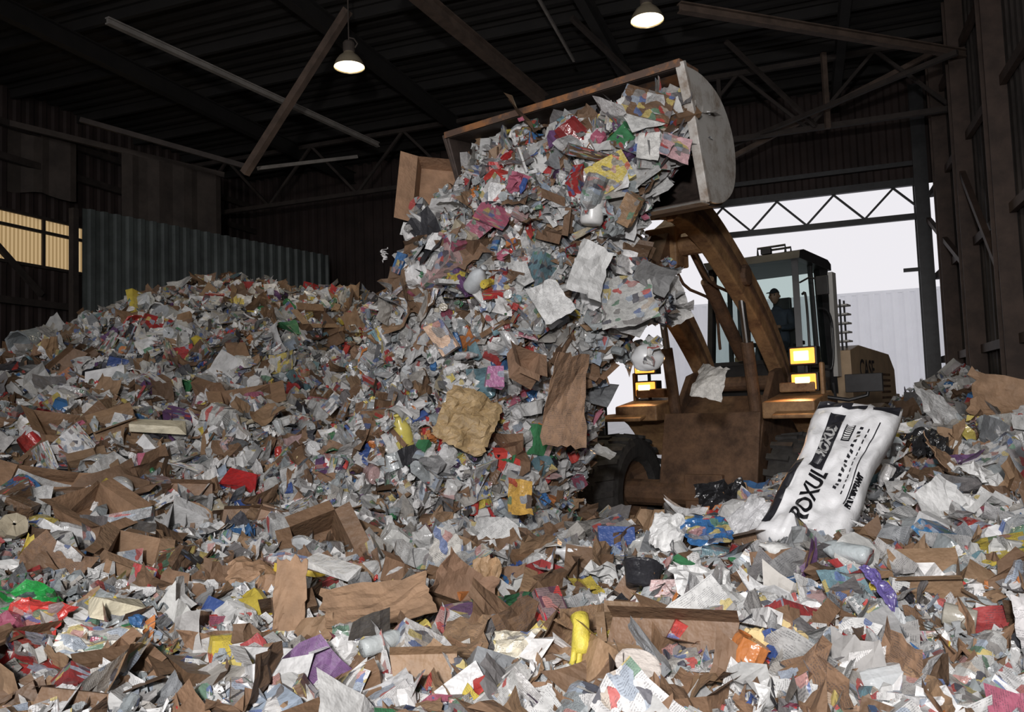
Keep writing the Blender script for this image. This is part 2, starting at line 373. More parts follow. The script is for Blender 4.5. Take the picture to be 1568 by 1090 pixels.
def frames(Nrm,tilt,r):
    n=len(Nrm); N=Nrm+r.normal(0,tilt,(n,3))
    N/=np.linalg.norm(N,axis=1,keepdims=True)+1e-9
    a=r.normal(0,1,(n,3)); Xa=a-N*(a*N).sum(1,keepdims=True); Xa/=np.linalg.norm(Xa,axis=1,keepdims=True)+1e-9
    return np.stack([Xa,np.cross(N,Xa),N],2)
class Waste:
    def __init__(s): s.V=[];s.C=[];s.U=[];s.P=[];s.L=[];s.S=[];s.n=0
    def put(s,t,pos,R,sc,col,kind,rough,r):
        V,F,UV=t; K=len(pos)
        if K==0:return
        W=np.einsum('kij,knj->kni',R,V[None]*sc[:,None,:])+pos[:,None,:]; nv=len(V)
        s.V.append(W.reshape(-1,3)); s.C.append(np.repeat(col,nv,0))
        rn=r.uniform(0,1,K); U=np.zeros((K,nv,3)); U[:,:,:2]=UV[None]*np.clip(sc[:,:1]/.15,.5,3)[:,None,:]; U[:,:,2]=rn[:,None]; s.U.append(U.reshape(-1,3))
        P=np.zeros((K,nv,3)); P[:,:,0]=kind[:,None]; P[:,:,1]=rough[:,None]; s.P.append(P.reshape(-1,3))
        F=np.array(F); offs=(np.arange(K)*nv+s.n)[:,None,None]
        s.L.append((F[None]+offs).reshape(-1)); s.n+=K*nv
    def populate(s,pos,nrm,size,r,probs,tilt=.5,bw=1.,cw=1.):
        names=list(probs); p=np.array([probs[k] for k in names],float); p/=p.sum()
        ch=r.choice(len(names),len(pos),p=p)
        for i,nm in enumerate(names):
            T=TPL[nm]; vi=r.integers(0,len(T),len(pos))
            for j,t in enumerate(T):
                m=(ch==i)&(vi==j); K=m.sum()
                if K==0: continue
                R=frames(nrm[m],tilt,r); sz=size[m]
                rough=np.full(K,.6); kind=np.zeros(K)
                if nm in('sheet','fold'): col=palmix(r,K,(50,30,5*bw,11*cw,3),(WHITE,GREY,BROWN,CLR,DARK)); kind=r.choice([0,1,2],K,p=[.2,.45,.35]); sc=sz*1.1
                elif nm=='crumple': col=palmix(r,K,(40,34,9*bw,11*cw,6),(WHITE,CLEAR,BROWN,CLR,DARK)); kind=r.choice([0,1,2],K,p=[.6,.13,.27]); rough=r.uniform(.2,.6,K); sc=sz*1.15
                elif nm=='ball': col=palmix(r,K,(36,38,12*bw,9*cw,6),(WHITE,GREY,BROWN,CLR,DARK)); kind=r.choice([0,1,2],K,p=[.5,.2,.3]); rough=r.uniform(.25,.6,K); sc=sz*.9
                elif nm=='box': col=palmix(r,K,(38,10,24*bw,30*max(cw,.6)),(WHITE,GREY,BROWN,CLR)); kind=r.choice([0,2],K,p=[.25,.75]); rough[:]=.4; sc=sz*1.1
                elif nm=='obox': col=palmix(r,K,(8,90),(WHITE,BROWN)); sc=sz*1.2
                elif nm=='card': col=palmix(r,K,(10,90),(GREY,BROWN)); kind=r.choice([0,1],K,p=[.85,.15]); rough[:]=.75; sc=sz*1.3
                elif nm in('bottle','tub','jug'): col=palmix(r,K,(42,46,12),(WHITE,CLEAR,CLR)); kind=r.choice([0,2],K,p=[.75,.25]); rough[:]=.18; sc=sz*(1.6 if nm!='jug' else 1.7)
                elif nm=='can': col=palmix(r,K,(60,40),(CLEAR,CLR)); kind=r.choice([0,2],K,p=[.5,.5]); rough[:]=.25; sc=np.full(K,.12)
                elif nm=='strip': col=palmix(r,K,(58,22,6,14),(WHITE,GREY,BROWN,CLR)); sc=sz*1.3
                S=sc[:,None]*r.uniform(.8,1.2,(K,3))
                s.put(t,pos[m],R,S,col,kind.astype(float),rough,r)
    def build(s,name,extraV=None,extraF=None):
        V=np.concatenate(s.V);C=np.concatenate(s.C);U=np.concatenate(s.U);P=np.concatenate(s.P);L=np.concatenate(s.L)
        nq=len(L)//4; mi=np.zeros(nq,int)
        if extraV is not None:
            o=len(V); V=np.concatenate([V,extraV]); e=len(extraV)
            C=np.concatenate([C,np.full((e,3),.2)]);U=np.concatenate([U,np.zeros((e,3))]);P=np.concatenate([P,np.zeros((e,3))])
            L=np.concatenate([L,(np.array(extraF)+o).reshape(-1)]); ne=len(extraF); mi=np.concatenate([mi,np.ones(ne,int)]); nq+=ne
        me=bpy.data.meshes.new(name); me.vertices.add(len(V)); me.vertices.foreach_set("co",V.astype(np.float32).ravel())
        me.loops.add(len(L)); me.loops.foreach_set("vertex_index",L.astype(np.int32))
        me.polygons.add(nq); me.polygons.foreach_set("loop_start",(np.arange(nq)*4).astype(np.int32))
        me.materials.append(MW); me.materials.append(MG)
        me.polygons.foreach_set("material_index",mi.astype(np.int32))
        me.update(calc_edges=True)
        a=me.attributes.new("col",'FLOAT_COLOR','POINT'); a.data.foreach_set("color",np.concatenate([C,np.ones((len(C),1))],1).astype(np.float32).ravel())
        a=me.attributes.new("puv",'FLOAT_VECTOR','POINT'); a.data.foreach_set("vector",U.astype(np.float32).ravel())
        a=me.attributes.new("prm",'FLOAT_VECTOR','POINT'); a.data.foreach_set("vector",P.astype(np.float32).ravel())
        me.polygons.foreach_set("use_smooth",np.zeros(nq,bool))
        o=bpy.data.objects.new(name,me); COL.objects.link(o); return o

PR={'sheet':14,'fold':17,'crumple':27,'ball':11,'box':12,'obox':1.2,'card':7,'bottle':9,'jug':4,'can':2.5,'tub':2,'strip':6}
PRbig={'sheet':8,'fold':22,'crumple':30,'box':12,'obox':6,'card':18,'jug':10,'bottle':5}
PRfine={'sheet':14,'fold':12,'crumple':34,'strip':30,'ball':12}
BAG0=np.array([1.63,4.72,1.0]); BAG1=np.array([2.30,5.36,1.73])
def bagmask(x,y):
    d=(BAG1-BAG0)[:2]; t=((x-BAG0[0])*d[0]+(y-BAG0[1])*d[1])/(d@d); tc_=np.clip(t,0,1)
    dist=np.hypot(x-BAG0[0]-tc_*d[0],y-BAG0[1]-tc_*d[1]); return dist>.42
def terrain_pts(n,dmin,dmax,r,log=True,tmax=.80,bag=False):
    k=r.uniform(0,1,n)
    d=dmin*(dmax/dmin)**k if log else np.sqrt(dmin**2+k*(dmax**2-dmin**2))
    t=r.uniform(-tmax,tmax,n); x=t*d; y=d
    m=inside(x,y)&(base_h(x,y)>.12)
    if bag: m&=bagmask(x,y)
    x=x[m];y=y[m]
    e=.06; z=H(x,y); gx=(H(x+e,y)-H(x-e,y))/(2*e); gy=(H(x,y+e)-H(x,y-e))/(2*e)
    N=np.stack([-gx,-gy,np.ones_like(gx)],1); N/=np.linalg.norm(N,axis=1,keepdims=True)
    return np.stack([x,y,z],1),N
def sizes(n,r,med=.105,sg=.42,lo=.035,hi=.32): return np.clip(np.exp(r.normal(math.log(med),sg,n)),lo,hi)
W=Waste(); r=np.random.default_rng(11)
P,N=terrain_pts(23000,2.5,16.5,r,bag=True); s_=sizes(len(P),r,.082,.45,.03,.26)*(.9+.035*P[:,1]); P+=N*(r.uniform(-.03,.06,(len(P),1))); W.populate(P,N,s_,r,PR,.45,.8)
P,N=terrain_pts(23000,6,16.5,r,False,.72); s_=sizes(len(P),r,.13,.42,.05,.32); P+=N*(r.uniform(-.03,.09,(len(P),1))); W.populate(P,N,s_,r,PR,.52,1)
P,N=terrain_pts(21000,2.4,8,r); s_=sizes(len(P),r,.045,.35,.02,.09); P+=N*(r.uniform(0,.06,(len(P),1))); W.populate(P,N,s_,r,PRfine,.5,.8)
P,N=terrain_pts(850,4.5,16,r,False,bag=True); s_=sizes(len(P),r,.22,.25,.15,.36); P+=N*(r.uniform(0,.08,(len(P),1))); W.populate(P,N,s_,r,PRbig,.34,1,.3)
P,N=terrain_pts(800,2.7,7,r,bag=True); s_=sizes(len(P),r,.13,.25,.09,.21); P+=N*(r.uniform(.03,.09,(len(P),1))); W.populate(P,N,s_,r,PRbig,.34,.6,.4)
W.build("mixed_waste_pile",terrV,terrF)

# ------------------------------------------------------------------ falling waste stream
rows=[((-.12,8.15,4.56),(1.50,6.95,4.40),.30),((-.25,8.2,4.15),(1.40,6.95,4.05),.5),((-.66,8.2,3.70),(1.12,7.05,3.65),.62),((-1.02,8.2,3.08),(.90,7.25,3.10),.7),
((-1.34,8.2,2.36),(.70,7.5,2.4),.75),((-1.68,8.0,1.66),(.50,7.7,1.7),.85),((-2.1,7.8,1.1),(.42,7.6,1.0),1.1),((-2.4,7.7,.6),(.45,7.5,.5),1.3)]
nf=np.array([-.32,-.947,0])
def stream(t,phi):
    t=np.clip(t,0,.9999)*(len(rows)-1); i=t.astype(int); f=(t-i)[:,None]
    Lp=np.array([a[0] for a in rows]);Rp=np.array([a[1] for a in rows]);B=np.array([a[2] for a in rows])
    L_=Lp[i]*(1-f)+Lp[i+1]*f; R_=Rp[i]*(1-f)+Rp[i+1]*f; b=B[i]*(1-f[:,0])+B[i+1]*f[:,0]
    c=(L_+R_)/2; hw=(R_-L_)/2; cs=np.cos(phi);sn=np.sin(phi)
    cs=np.sign(cs)*np.abs(cs)**.85
    p=c+hw*cs[:,None]+nf*(b*sn*np.where(sn>0,1,.5))[:,None]
    nn=.18*vnoise(p[:,0]*2.2,p[:,1]*2.2,p[:,2]*2.2,5)+.2*vnoise(p[:,0]*5,p[:,1]*5,p[:,2]*5,6)
    o=p-c; o[:,2]=0; o/=np.linalg.norm(o,axis=1,keepdims=True)+1e-6
    return p+o*nn[:,None]*2, o
nt_,npi=60,56
tt,pp=np.meshgrid(np.linspace(0,1,nt_),np.linspace(0,2*math.pi,npi,endpoint=False),indexing='ij')
SV,_=stream(tt.ravel(),pp.ravel()); SF=[]
for i in range(nt_-1):
    for j in range(npi): SF.append((i*npi+j,i*npi+(j+1)%npi,(i+1)*npi+(j+1)%npi,(i+1)*npi+j))
c0=SV[:npi].mean(0)+np.array([.1,.1,-.05]); o_=len(SV); SV=np.vstack([SV,c0[None]])
for j in range(0,npi,2): SF.append((o_,j,(j+1)%npi,(j+2)%npi))
SV[:,:2]-=(SV[:,:2]-SV[:,:2].mean(0))*.03
W=Waste(); r=np.random.default_rng(5)
def spts(n,out,back=.2):
    t=r.uniform(0,.97,n); ph=np.where(r.uniform(0,1,n)<back,r.uniform(math.pi,2*math.pi,n),r.uniform(-.25,math.pi+.25,n))
    p,o=stream(t,ph); o=o.copy(); o[:,2]+=.15; return p+o*np.abs(r.normal(0,out,(n,1))),o
P,N=spts(9000,.045); W.populate(P,N,sizes(len(P),r,.108,.42),r,PR,.75,.5)
P,N=spts(1400,.12); W.populate(P,N,sizes(len(P),r,.08,.4),r,PR,1.2,.4)
P,N=spts(4500,.06); W.populate(P,N,sizes(len(P),r,.048,.3,.025,.1),r,PRfine,.9,.5)
PRs={'sheet':12,'fold':20,'crumple':36,'box':12,'card':6,'jug':13,'bottle':8}
P,N=spts(480,.07); W.populate(P,N,sizes(len(P),r,.165,.22,.12,.25),r,PRs,.5,.3,.35)
n=900; b=r.uniform(0,1,n); lip0=np.array([-.15,8.05,4.40]);lip1=np.array([1.42,6.85,4.28])
P=lip0+(lip1-lip0)*b[:,None]+np.stack([r.normal(0,.06,n),r.normal(0,.12,n),r.normal(-.04,.08,n)+.10*np.sin(b*9)**2],1)
W.populate(P,np.tile([-.3,-.8,.5],(n,1)),sizes(n,r,.11),r,PR,.7,.6)
n=210; P=np.stack([r.uniform(.85,1.56,n),r.uniform(6.5,6.85,n),0*np.ones(n)],1); P[:,2]=4.42-r.uniform(0,1,n)**1.1*1.15*(1.85-P[:,0])
W.populate(P,np.tile([-.2,-.9,.2],(n,1)),sizes(n,r,.15,.3,.09,.25),r,{'sheet':26,'fold':34,'crumple':20,'card':5,'box':8},.4,.5,.6)
n=230; P=np.stack([r.uniform(.8,1.5,n),r.uniform(6.9,7.4,n),r.uniform(2.3,3.5,n)],1); P[:,0]=.70+(P[:,0]-.8)**2*1.1
W.populate(P,np.tile([-.2,-.9,.2],(n,1)),sizes(n,r,.11,.4),r,PR,.9,.4)
n=80; P=np.stack([r.uniform(.6,1.5,n),r.uniform(6.7,7.3,n),r.uniform(2.6,3.1,n)],1)
W.populate(P,np.tile([-.2,-.9,.2],(n,1)),sizes(n,r,.15,.3),r,{'fold':40,'crumple':30,'sheet':20},.6,.2,.3)
W.build("falling_waste_stream",SV,SF)

# ------------------------------------------------------------------ building
def corr_b(b,p0,p1,z0,z1,pitch=.3,amp=.04,mi=0):
    p0=Vector((*p0,0));p1=Vector((*p1,0)); d=p1-p0;L=d.length;d/=L;nn=Vector((-d.y,d.x,0))
    prof=[]; k=int(L/pitch)+1
    for i in range(k):
        for f,a in((0,0),(.15,1),(.5,1),(.65,0)):
            q=(i+f)*pitch
            if q<=L: prof.append((q,a*amp))
    prof.append((L,0)); vs=[];fs=[]
    for q,a in prof:
        P_=p0+d*q+nn*a; vs+= [(P_.x,P_.y,z0),(P_.x,P_.y,z1)]
    for i in range(len(prof)-1): fs.append((2*i,2*i+2,2*i+3,2*i+1))
    b.add(vs,fs,mi)
def corr(name,segs,m,pitch=.3,amp=.04):
    b=MB()
    for s in segs: corr_b(b,*s,pitch,amp)
    return b.obj(name,m,rotz=A20)
BR,BF,BK,BL=2.93,19.16,-5,-15
RZ=8.8; RT=RZ+.06
b=MB(); b.add([(BL,BK,0),(BR,BK,0),(BR,BF,0),(BL,BF,0)],[(0,1,2,3)]); b.obj("floor",M_conc,rotz=A20)
b=MB(); b.add([(-80,-60,-.03),(80,-60,-.03),(80,120,-.03),(-80,120,-.03)],[(0,1,2,3)]); b.obj("ground_outside",M_asph)
b=MB(); vs=[];fs=[];k=0; y=BK
while y<BF+.3:
    for f,a in((0,0),(.05,.05),(.15,.05),(.2,0)):
        vs+=[(BL-.5,y+f,RZ+a),(BR+.5,y+f,RZ+a)]
    y+=.32
for i in range(len(vs)//2-1): fs.append((2*i,2*i+1,2*i+3,2*i+2))
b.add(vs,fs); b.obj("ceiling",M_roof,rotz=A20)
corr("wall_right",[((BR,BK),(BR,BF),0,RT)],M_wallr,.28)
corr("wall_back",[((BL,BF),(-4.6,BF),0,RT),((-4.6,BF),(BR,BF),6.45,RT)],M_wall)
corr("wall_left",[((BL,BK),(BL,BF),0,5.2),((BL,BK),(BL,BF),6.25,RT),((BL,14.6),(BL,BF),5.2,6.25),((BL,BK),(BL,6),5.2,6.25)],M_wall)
mwin,n,l,bs=nt("fibreglass_daylight_panel"); tr=n.new("ShaderNodeBsdfTranslucent"); 
tc=n.new("ShaderNodeTexCoord"); wv=n.new("ShaderNodeTexWave"); wv.bands_direction='Y'; wv.inputs["Scale"].default_value=3.5; l.new(tc.outputs["Object"],wv.inputs["Vector"])
rp=n.new("ShaderNodeValToRGB"); rp.color_ramp.elements[0].color=(.5,.33,.14,1); rp.color_ramp.elements[1].color=(.9,.66,.34,1); l.new(wv.outputs["Fac"],rp.inputs[0]); l.new(rp.outputs[0],tr.inputs[0]); l.new(tr.outputs[0],n["Material Output"].inputs[0])
b=MB(); b.add([(BL,6,5.2),(BL,14.6,5.2),(BL,14.6,6.25),(BL,6,6.25)],[(0,1,2,3)],0)
for yy in np.arange(6,14.7,1.05): b.beam((BL+.05,yy,5.2),(BL+.05,yy,6.25),.05,.06,1)
for zz in(5.2,5.95,6.25): b.beam((BL+.06,6,zz),(BL+.06,14.6,zz),.07,.06,1)
b.beam((BL+.12,10.4,6.2),(BL+.12,12.2,4.6),.1,.1,1)
b.obj("window_1",[mwin,M_steel],rotz=A20)
corr("corrugated_partition_wall",[((-12.74,11.3),(-11.35,17.6),0,6.0)],M_part,.26,.06)
b=MB(); b.beam((-12.95,11.3,0),(-12.95,11.3,6.0),.12,.12)
for t in(.2,.5,.8): b.beam((-12.95+1.39*t,11.3+6.3*t,0),(-12.95+1.39*t,11.3+6.3*t,5.9),.12,.12)
b.obj("partition_frame",M_steel,rotz=A20)
b=MB()
for (x0,y0,x1,y1,z0,z1) in ((-8.0,16.3,-6.6,18.2,5.95,7.5),(-10.7,15.4,-9.3,17.0,6.7,8.1)):
    nseg=12
    for i in range(nseg):
        a=i/nseg;c=(i+1)/nseg; off=.04*math.sin(i*1.9); off2=.04*math.sin((i+1)*1.9)
        b.add([(x0+(x1-x0)*a+off,y0+(y1-y0)*a,z0+.05*math.sin(i)),(x0+(x1-x0)*c+off2,y0+(y1-y0)*c,z0+.05*math.sin(i+1)),(x0+(x1-x0)*c+off2,y0+(y1-y0)*c,z1),(x0+(x1-x0)*a+off,y0+(y1-y0)*a,z1)],[(0,1,2,3)])
b.beam((-10.7,15.35,8.1),(-6.55,18.2,7.52),.08,.12)
b.obj("hanging_wall_sheet",M_panel)
b=MB()
for yy in np.arange(2,19,1.6): b.beam((BL,yy,RZ-.1),(BR,yy,RZ-.1),.08,.18)
for bx in(-11.5,-7.2,-3.0,1.0): b.ibeam((bx,BK,RZ-.35),(bx,BF,RZ-.35),.16,.3)
b.obj("roof_purlins",M_roof,rotz=A20)
def truss(b,p0,p1,z0,z1,n,w=.09,mi=0):
    p0=Vector(p0);p1=Vector(p1)
    b.beam((*p0,z0),(*p1,z0),w,w,mi); b.beam((*p0,z1),(*p1,z1),w,w,mi)
    for i in range(n):
        a=p0.lerp(p1,i/n);m=p0.lerp(p1,(i+.5)/n);c=p0.lerp(p1,(i+1)/n)
        b.beam((*a,z0),(*m,z1),w*.6,w*.6,mi); b.beam((*m,z1),(*c,z0),w*.6,w*.6,mi)
for k,by in enumerate((16.6,)):
    b=MB(); truss(b,(BL,by),(BR,by),7.2,8.55,7,.1); b.beam((-1.3,by,7.2),(-1.3,by,8.6),.08,.08)
    b.obj("roof_truss",M_steel,rotz=A20)
M_brace=mat("rusty_brace",(.12,.082,.062),.8,0,.3,4)
b=MB()
b.ibeam((-5.6,11,7.6),(-2.7,16.7,7.6),.08,.08,.02,1)
b.ibeam((-.9,11.07,7.6),(.78,14.56,7.6),.16,.2,.02,2)
b.ibeam((-1.4,10.0,7.6),(-.9,11.07,7.6),.16,.2,.02,2)
b.ibeam((2.6,11.2,7.6),(7.87,13.16,7.6),.12,.12,.02,2)
b.beam((-2.38,12.1,8.2),(-4.3,12.9,5.9),.12,.12,2)
b.beam((-4.2,12.95,6.0),(-7.0,12.9,6.9),.08,.08,0)
b.beam((-4.3,13.6,6.2),(-2.9,15.3,6.9),.06,.06,1)
b.beam((.2,10.5,8.1),(1.3,14,8.1),.04,.05,1)
b.beam((1.2,13.0,8.4),(4.5,16.5,7.0),.08,.08,0)
b.beam((8.3,14.8,8.4),(4.6,16.4,6.9),.09,.09,2)
b.beam((7.4,12.6,7.4),(4.6,16.6,7.2),.08,.08,0)
b.beam((6.3,15.2,7.1),(6.3,15.2,8.7),.09,.09,2); b.beam((6.1,15.3,7.2),(4.2,14.5,8.6),.07,.07,0)
b.obj("roof_bracing",[M_steel,M_steel_l,M_brace])
b=MB()
for zz in(4.4,7.3,8.0): b.beam((BL+.15,BK,zz),(BL+.15,BF,zz),.1,.14)
b.obj("wall_girt",M_steel,rotz=A20)
b=MB(); b.ibeam((2.62,BF-.1,0),(2.62,BF-.1,RZ-.2),.28,.3); b.ibeam((-4.7,BF-.1,0),(-4.7,BF-.1,RZ-.2),.28,.3)
b.ibeam((-9.5,BF-.2,0),(-9.5,BF-.2,RZ-.2),.28,.3)
b.beam((-4.7,BF-.05,6.5),(2.7,BF-.05,6.5),.12,.16); b.beam((-4.7,BF-.1,6.9),(2.7,BF-.1,6.9),.1,.1)
b.obj("door_frame",M_blk,rotz=A20)
b=MB(); b.beam((-4.6,BF,5.75),(2.7,BF,5.75),.1,.13)
nn=6; w=7.3/nn
for i in range(nn):
    x=-4.6+i*w; b.beam((x,BF,5.8),(x+w/2,BF,6.42),.045,.045); b.beam((x+w/2,BF,6.42),(x+w,BF,5.8),.045,.045)
b.beam((2.2,BF+.1,4.6),(2.65,BF+.1,4.6),.06,.08)
b.obj("door_1",M_blk,rotz=A20)
b=MB()
for by in(12.7,15.2,17.3): b.ibeam((BR-.18,by,0),(BR-.18,by,RZ-.1),.26,.3)
for zz in(2.6,4.4,6.2,7.8): b.beam((BR-.1,2,zz),(BR-.1,BF,zz),.08,.14)
b.beam((BR-.22,15.2,4.0),(BR-.22,18.9,5.6),.09,.09); b.beam((BR-.22,15.2,5.7),(BR-.22,12.7,3.4),.09,.09)
b.beam((BR-.2,14.0,1.2),(BR-.2,19,1.6),.1,.3)
b.obj("steel_column",M_col,rotz=A20)
b=MB(); corr_b(b,(-6,37),(22,37),0,6.2,.45,.07); b.box((8,37.2,6.25),(28,.3,.12)); b.box((8,41,3.1),(28,7,6.1)); b.obj("warehouse_outside",M_white,rotz=A20)

# ------------------------------------------------------------------ ceiling lamps
M_bell=mat("lamp_bell_aluminium",(.5,.42,.3),.35,.5,.1)
M_hot=mat("lamp_diffuser",(1,.9,.7),.4,emit=(1,.84,.5),es=7)
def lamp(x,y,z):
    e=empty("high_bay_lamp",(x,y,z))
    b=MB(); b.lathe([(.235,0),(.225,.03),(.2,.09),(.15,.16),(.085,.21),(.08,.23)],(0,0,0)); 
    b.lathe([(.228,.002),(.215,.03),(.19,.09),(.14,.155),(.08,.20),(.001,.2)],(0,0,0)); b.obj("reflector_bell",M_bell,e,smooth=True)
    b=MB(); b.lathe([(.001,.01),(.2,.01),(.215,.025),(.19,.08),(.001,.08)],(0,0,0)); b.obj("diffuser",M_hot,e)
    b=MB(); b.lathe([(.001,.4),(.07,.4),(.09,.37),(.09,.25),(.075,.22),(.001,.22)],(0,0,0),seg=16); b.cyl((0,0,.4),(0,0,RZ-z),.010); b.tube([(.09,0,.3),(.13,0,.36),(.08,0,.44),(0,0,.46)],.012,8); b.obj("ballast_housing",M_panel,e)
    L=bpy.data.lights.new("lamp_glow",'SPOT'); L.energy=160; L.color=(1,.85,.6); L.spot_size=2.3; L.shadow_soft_size=.15
    o=bpy.data.objects.new("lamp_light",L); COL.objects.link(o); o.parent=e; o.location=(0,0,-.03)
lamp(-2.30,11.7,7.10); lamp(2.05,10.8,7.22)

# ------------------------------------------------------------------ wheel loader
LX,LY=2.68,10.39
LD=empty("wheel_loader",(LX,LY,0),math.atan2(-.6,.8))
def tyre(name,x,y,side):
    R=.74;b=MB(); c=(x,y,R)
    b.lathe([(.40,-.2),(.46,-.27),(.62,-.29),(.70,-.26),(.73,-.15),(.735,0),(.73,.15),(.70,.26),(.62,.29),(.46,.27),(.40,.2)],c,'x',36,0)
    for k in range(22):
        a=2*math.pi*k/22
        for sgn in(-1,1):
            M=Matrix.Translation(c)@Matrix.Rotation(a+(.14 if sgn>0 else 0),4,'X')
            vs=[(sgn*xx,yy+(.05 if xx>.2 else 0),zz) for xx in(.02,.285) for yy in(-.035,.035) for zz in(.70,.765 if xx<.2 else .74)]
            b.add(vs,[(0,1,3,2),(4,6,7,5),(0,4,5,1),(2,3,7,6),(0,2,6,4),(1,5,7,3)],0,M)
    s=side
    b.lathe([(.40,s*.2),(.41,s*.22),(.38,s*.2),(.33,s*.08),(.2,s*.06),(.19,s*.16),(.12,s*.2),(.001,s*.2)],c,'x',28,1)
    b.lathe([(.40,-s*.2),(.3,-s*.05),(.001,-s*.05)],c,'x',20,1)
    for k in range(10):
        a=2*math.pi*k/10; p=Vector(c)+Vector((s*.06,.26*math.cos(a),.26*math.sin(a))); b.cyl(p,p+Vector((s*.04,0,0)),.02,seg=6,mi=1)
    b.obj(name,[M_rub,M_rust],LD)
tyre("wheel_1",-1.22,-.5,-1); tyre("wheel_2",1.22,-.5,1); tyre("wheel_3",-1.05,3.3,-1); tyre("wheel_4",1.05,3.3,1)
b=MB()
b.prism([(-.55,.55),(-.45,1.0),(-.1,1.75),(.35,2.25),(1.05,2.4),(1.2,1.9),(1.2,.5)],-.62,-.54)
b.prism([(-.55,.55),(-.45,1.0),(-.1,1.75),(.35,2.25),(1.05,2.4),(1.2,1.9),(1.2,.5)],.54,.62)
b.prism([(-.5,.5),(-.42,1.0),(-.05,1.7),(.35,1.95),(1.1,1.95),(1.15,.5)],-.54,.54)
b.prism([(-.62,.8),(-.36,1.75),(-.3,1.75),(-.56,.8)],-.62,.66)
b.cyl((-1.1,-.5,.74),(1.1,-.5,.74),.17); b.box((0,-.3,.72),(.5,.7,.55)); b.cyl((-.66,.95,2.12),(.66,.95,2.12),.1)
b.obj("front_frame",M_rust,LD,bevel=.015)
b=MB()
for s in(-1,1):
    prof=[]; 
    for k in range(8):
        a=math.radians(20+k*13); prof.append((-.25+.92*math.cos(a),.84+.90*math.sin(a)))
    b.prism(ribbon(prof,[.05]*8),s*.86,s*1.48)
    b.prism([(-.42,1.66),(-.42,1.86),(.35,1.98),(.55,1.85),(.5,1.66)],s*.70,s*1.32)
    b.box((s*1.0,.08,2.03),(.44,.16,.12)); b.box((s*1.28,.12,2.05),(.05,.1,.55))
b.obj("front_fender",M_tan,LD,bevel=.02)
b=MB()
for s in(-1,1):
    for zz,w in((2.41,.29),(2.09,.29)):
        b.box((s*1.08,.12,zz),(w+.05,.16,.23),0); b.box((s*1.08,.03,zz),(w,.03,.19),1)
        b.box((s*1.08-.01,.012,zz),(w*.62,.02,.12),2)
    b.beam((s*1.08,.16,1.95),(s*1.08,.16,2.5),.04,.04,0)
b.obj("headlight_cluster",[M_blk,M_lamp,M_lampc],LD,bevel=.008)
for s in(-1,1):
    L=bpy.data.lights.new("headlight_beam",'SPOT'); L.energy=60; L.color=(1,.5,.2); L.spot_size=1.6; L.spot_blend=.6; L.shadow_soft_size=.08
    o=bpy.data.objects.new("headlight_beam",L); COL.objects.link(o); o.parent=LD; o.location=(s*1.05,-.05,2.2); o.rotation_euler=(math.radians(75),0,math.radians(180))
b=MB(); b.tube([(1.28,.15,1.9),(1.55,.2,1.85),(1.75,.25,1.9),(1.8,.25,2.15)],.025,8); b.box((1.72,.25,2.05),(.42,.07,.22)); 
b.tube([(.7,1.35,3.5),(.85,1.3,3.55),(1.0,1.3,3.5)],.015,6); b.box((1.02,1.3,3.42),(.16,.04,.26))
b.obj("side_mirror",M_blk,LD,bevel=.01)
arm=smoothpts([(1.0,2.08),(.65,2.5),(.05,3.02),(-.7,3.48),(-1.5,3.88),(-2.2,4.0),(-2.85,3.85)],5)
n_=len(arm); ws=[.26+.20*math.sin(math.pi*(i/(n_-1)))**.7 for i in range(n_)]
b=MB()
for s in(-1,1):
    b.prism(ribbon(arm,ws),s*.44,s*.62,0)
    b.prism(ribbon(arm,[w_*.25 for w_ in ws]),s*.43,s*.635,1)
    for (yy,zz,rr) in((1.0,2.1,.15),(-.55,3.4,.13),(-2.82,3.86,.14)): b.cyl((s*.40,yy,zz),(s*.68,yy,zz),rr,mi=1)
b.cyl((-.5,-1.35,3.72),(.5,-1.35,3.72),.13,mi=0); b.box((0,-1.35,3.70),(.4,.34,.46),0)
b.obj("lift_arms",[M_tan,M_rust],LD,bevel=.02)
b=MB()
for s in(-1,1):
    b.cyl((s*.54,-.1,1.4),(s*.54,-.36,2.6),.075,mi=0); b.cyl((s*.54,-.36,2.6),(s*.54,-.52,3.38),.045,mi=1); b.cyl((s*.45,-.1,1.4),(s*.62,-.1,1.4),.1,mi=0)
b.cyl((0,.9,2.5),(0,-.2,3.45),.09,mi=0); b.cyl((0,-.2,3.45),(0,-.95,4.05),.05,mi=1)
b.obj("hydraulic_cylinder",[M_rust,M_chr],LD)
b=MB()
b.prism(ribbon([(-.95,4.1),(-1.35,3.8),(-1.75,3.4)],[.18,.34,.18]),-.12,.12)
b.prism(ribbon([(-1.75,3.4),(-2.3,3.5),(-2.85,3.75)],[.16,.12,.16]),-.08,.08)
for p in((-.95,4.1),(-1.35,3.8),(-1.75,3.4)): b.cyl((-.18,*p),(.18,*p),.08)
for s in(-1,1):
    for x0 in(.36,.66): b.prism([(-3.05,4.5),(-2.78,4.25),(-2.72,3.82),(-2.98,3.66)],s*x0,s*(x0+.06))
for s in(-.2,.15): b.tube(smoothpts([(s,.6,2.6),(s+.1,.2,3.2),(s,-.5,3.4),(s*.5,-1.1,3.9)],4),.022,7)
b.obj("tilt_linkage",M_rust,LD,bevel=.01)
prof=smoothpts([(-3.90,4.66),(-3.5,4.69),(-3.12,4.60),(-2.88,4.36),(-2.82,4.08),(-2.90,3.82),(-3.12,3.66),(-3.35,3.60),(-3.50,3.60)],4)
prof=[(a-.05,c) for a,c in prof]
bl,br_=-1.10,1.42; b=MB(); n_=len(prof)
b.prism(ribbon(prof,[.05]*n_),bl,br_,0)
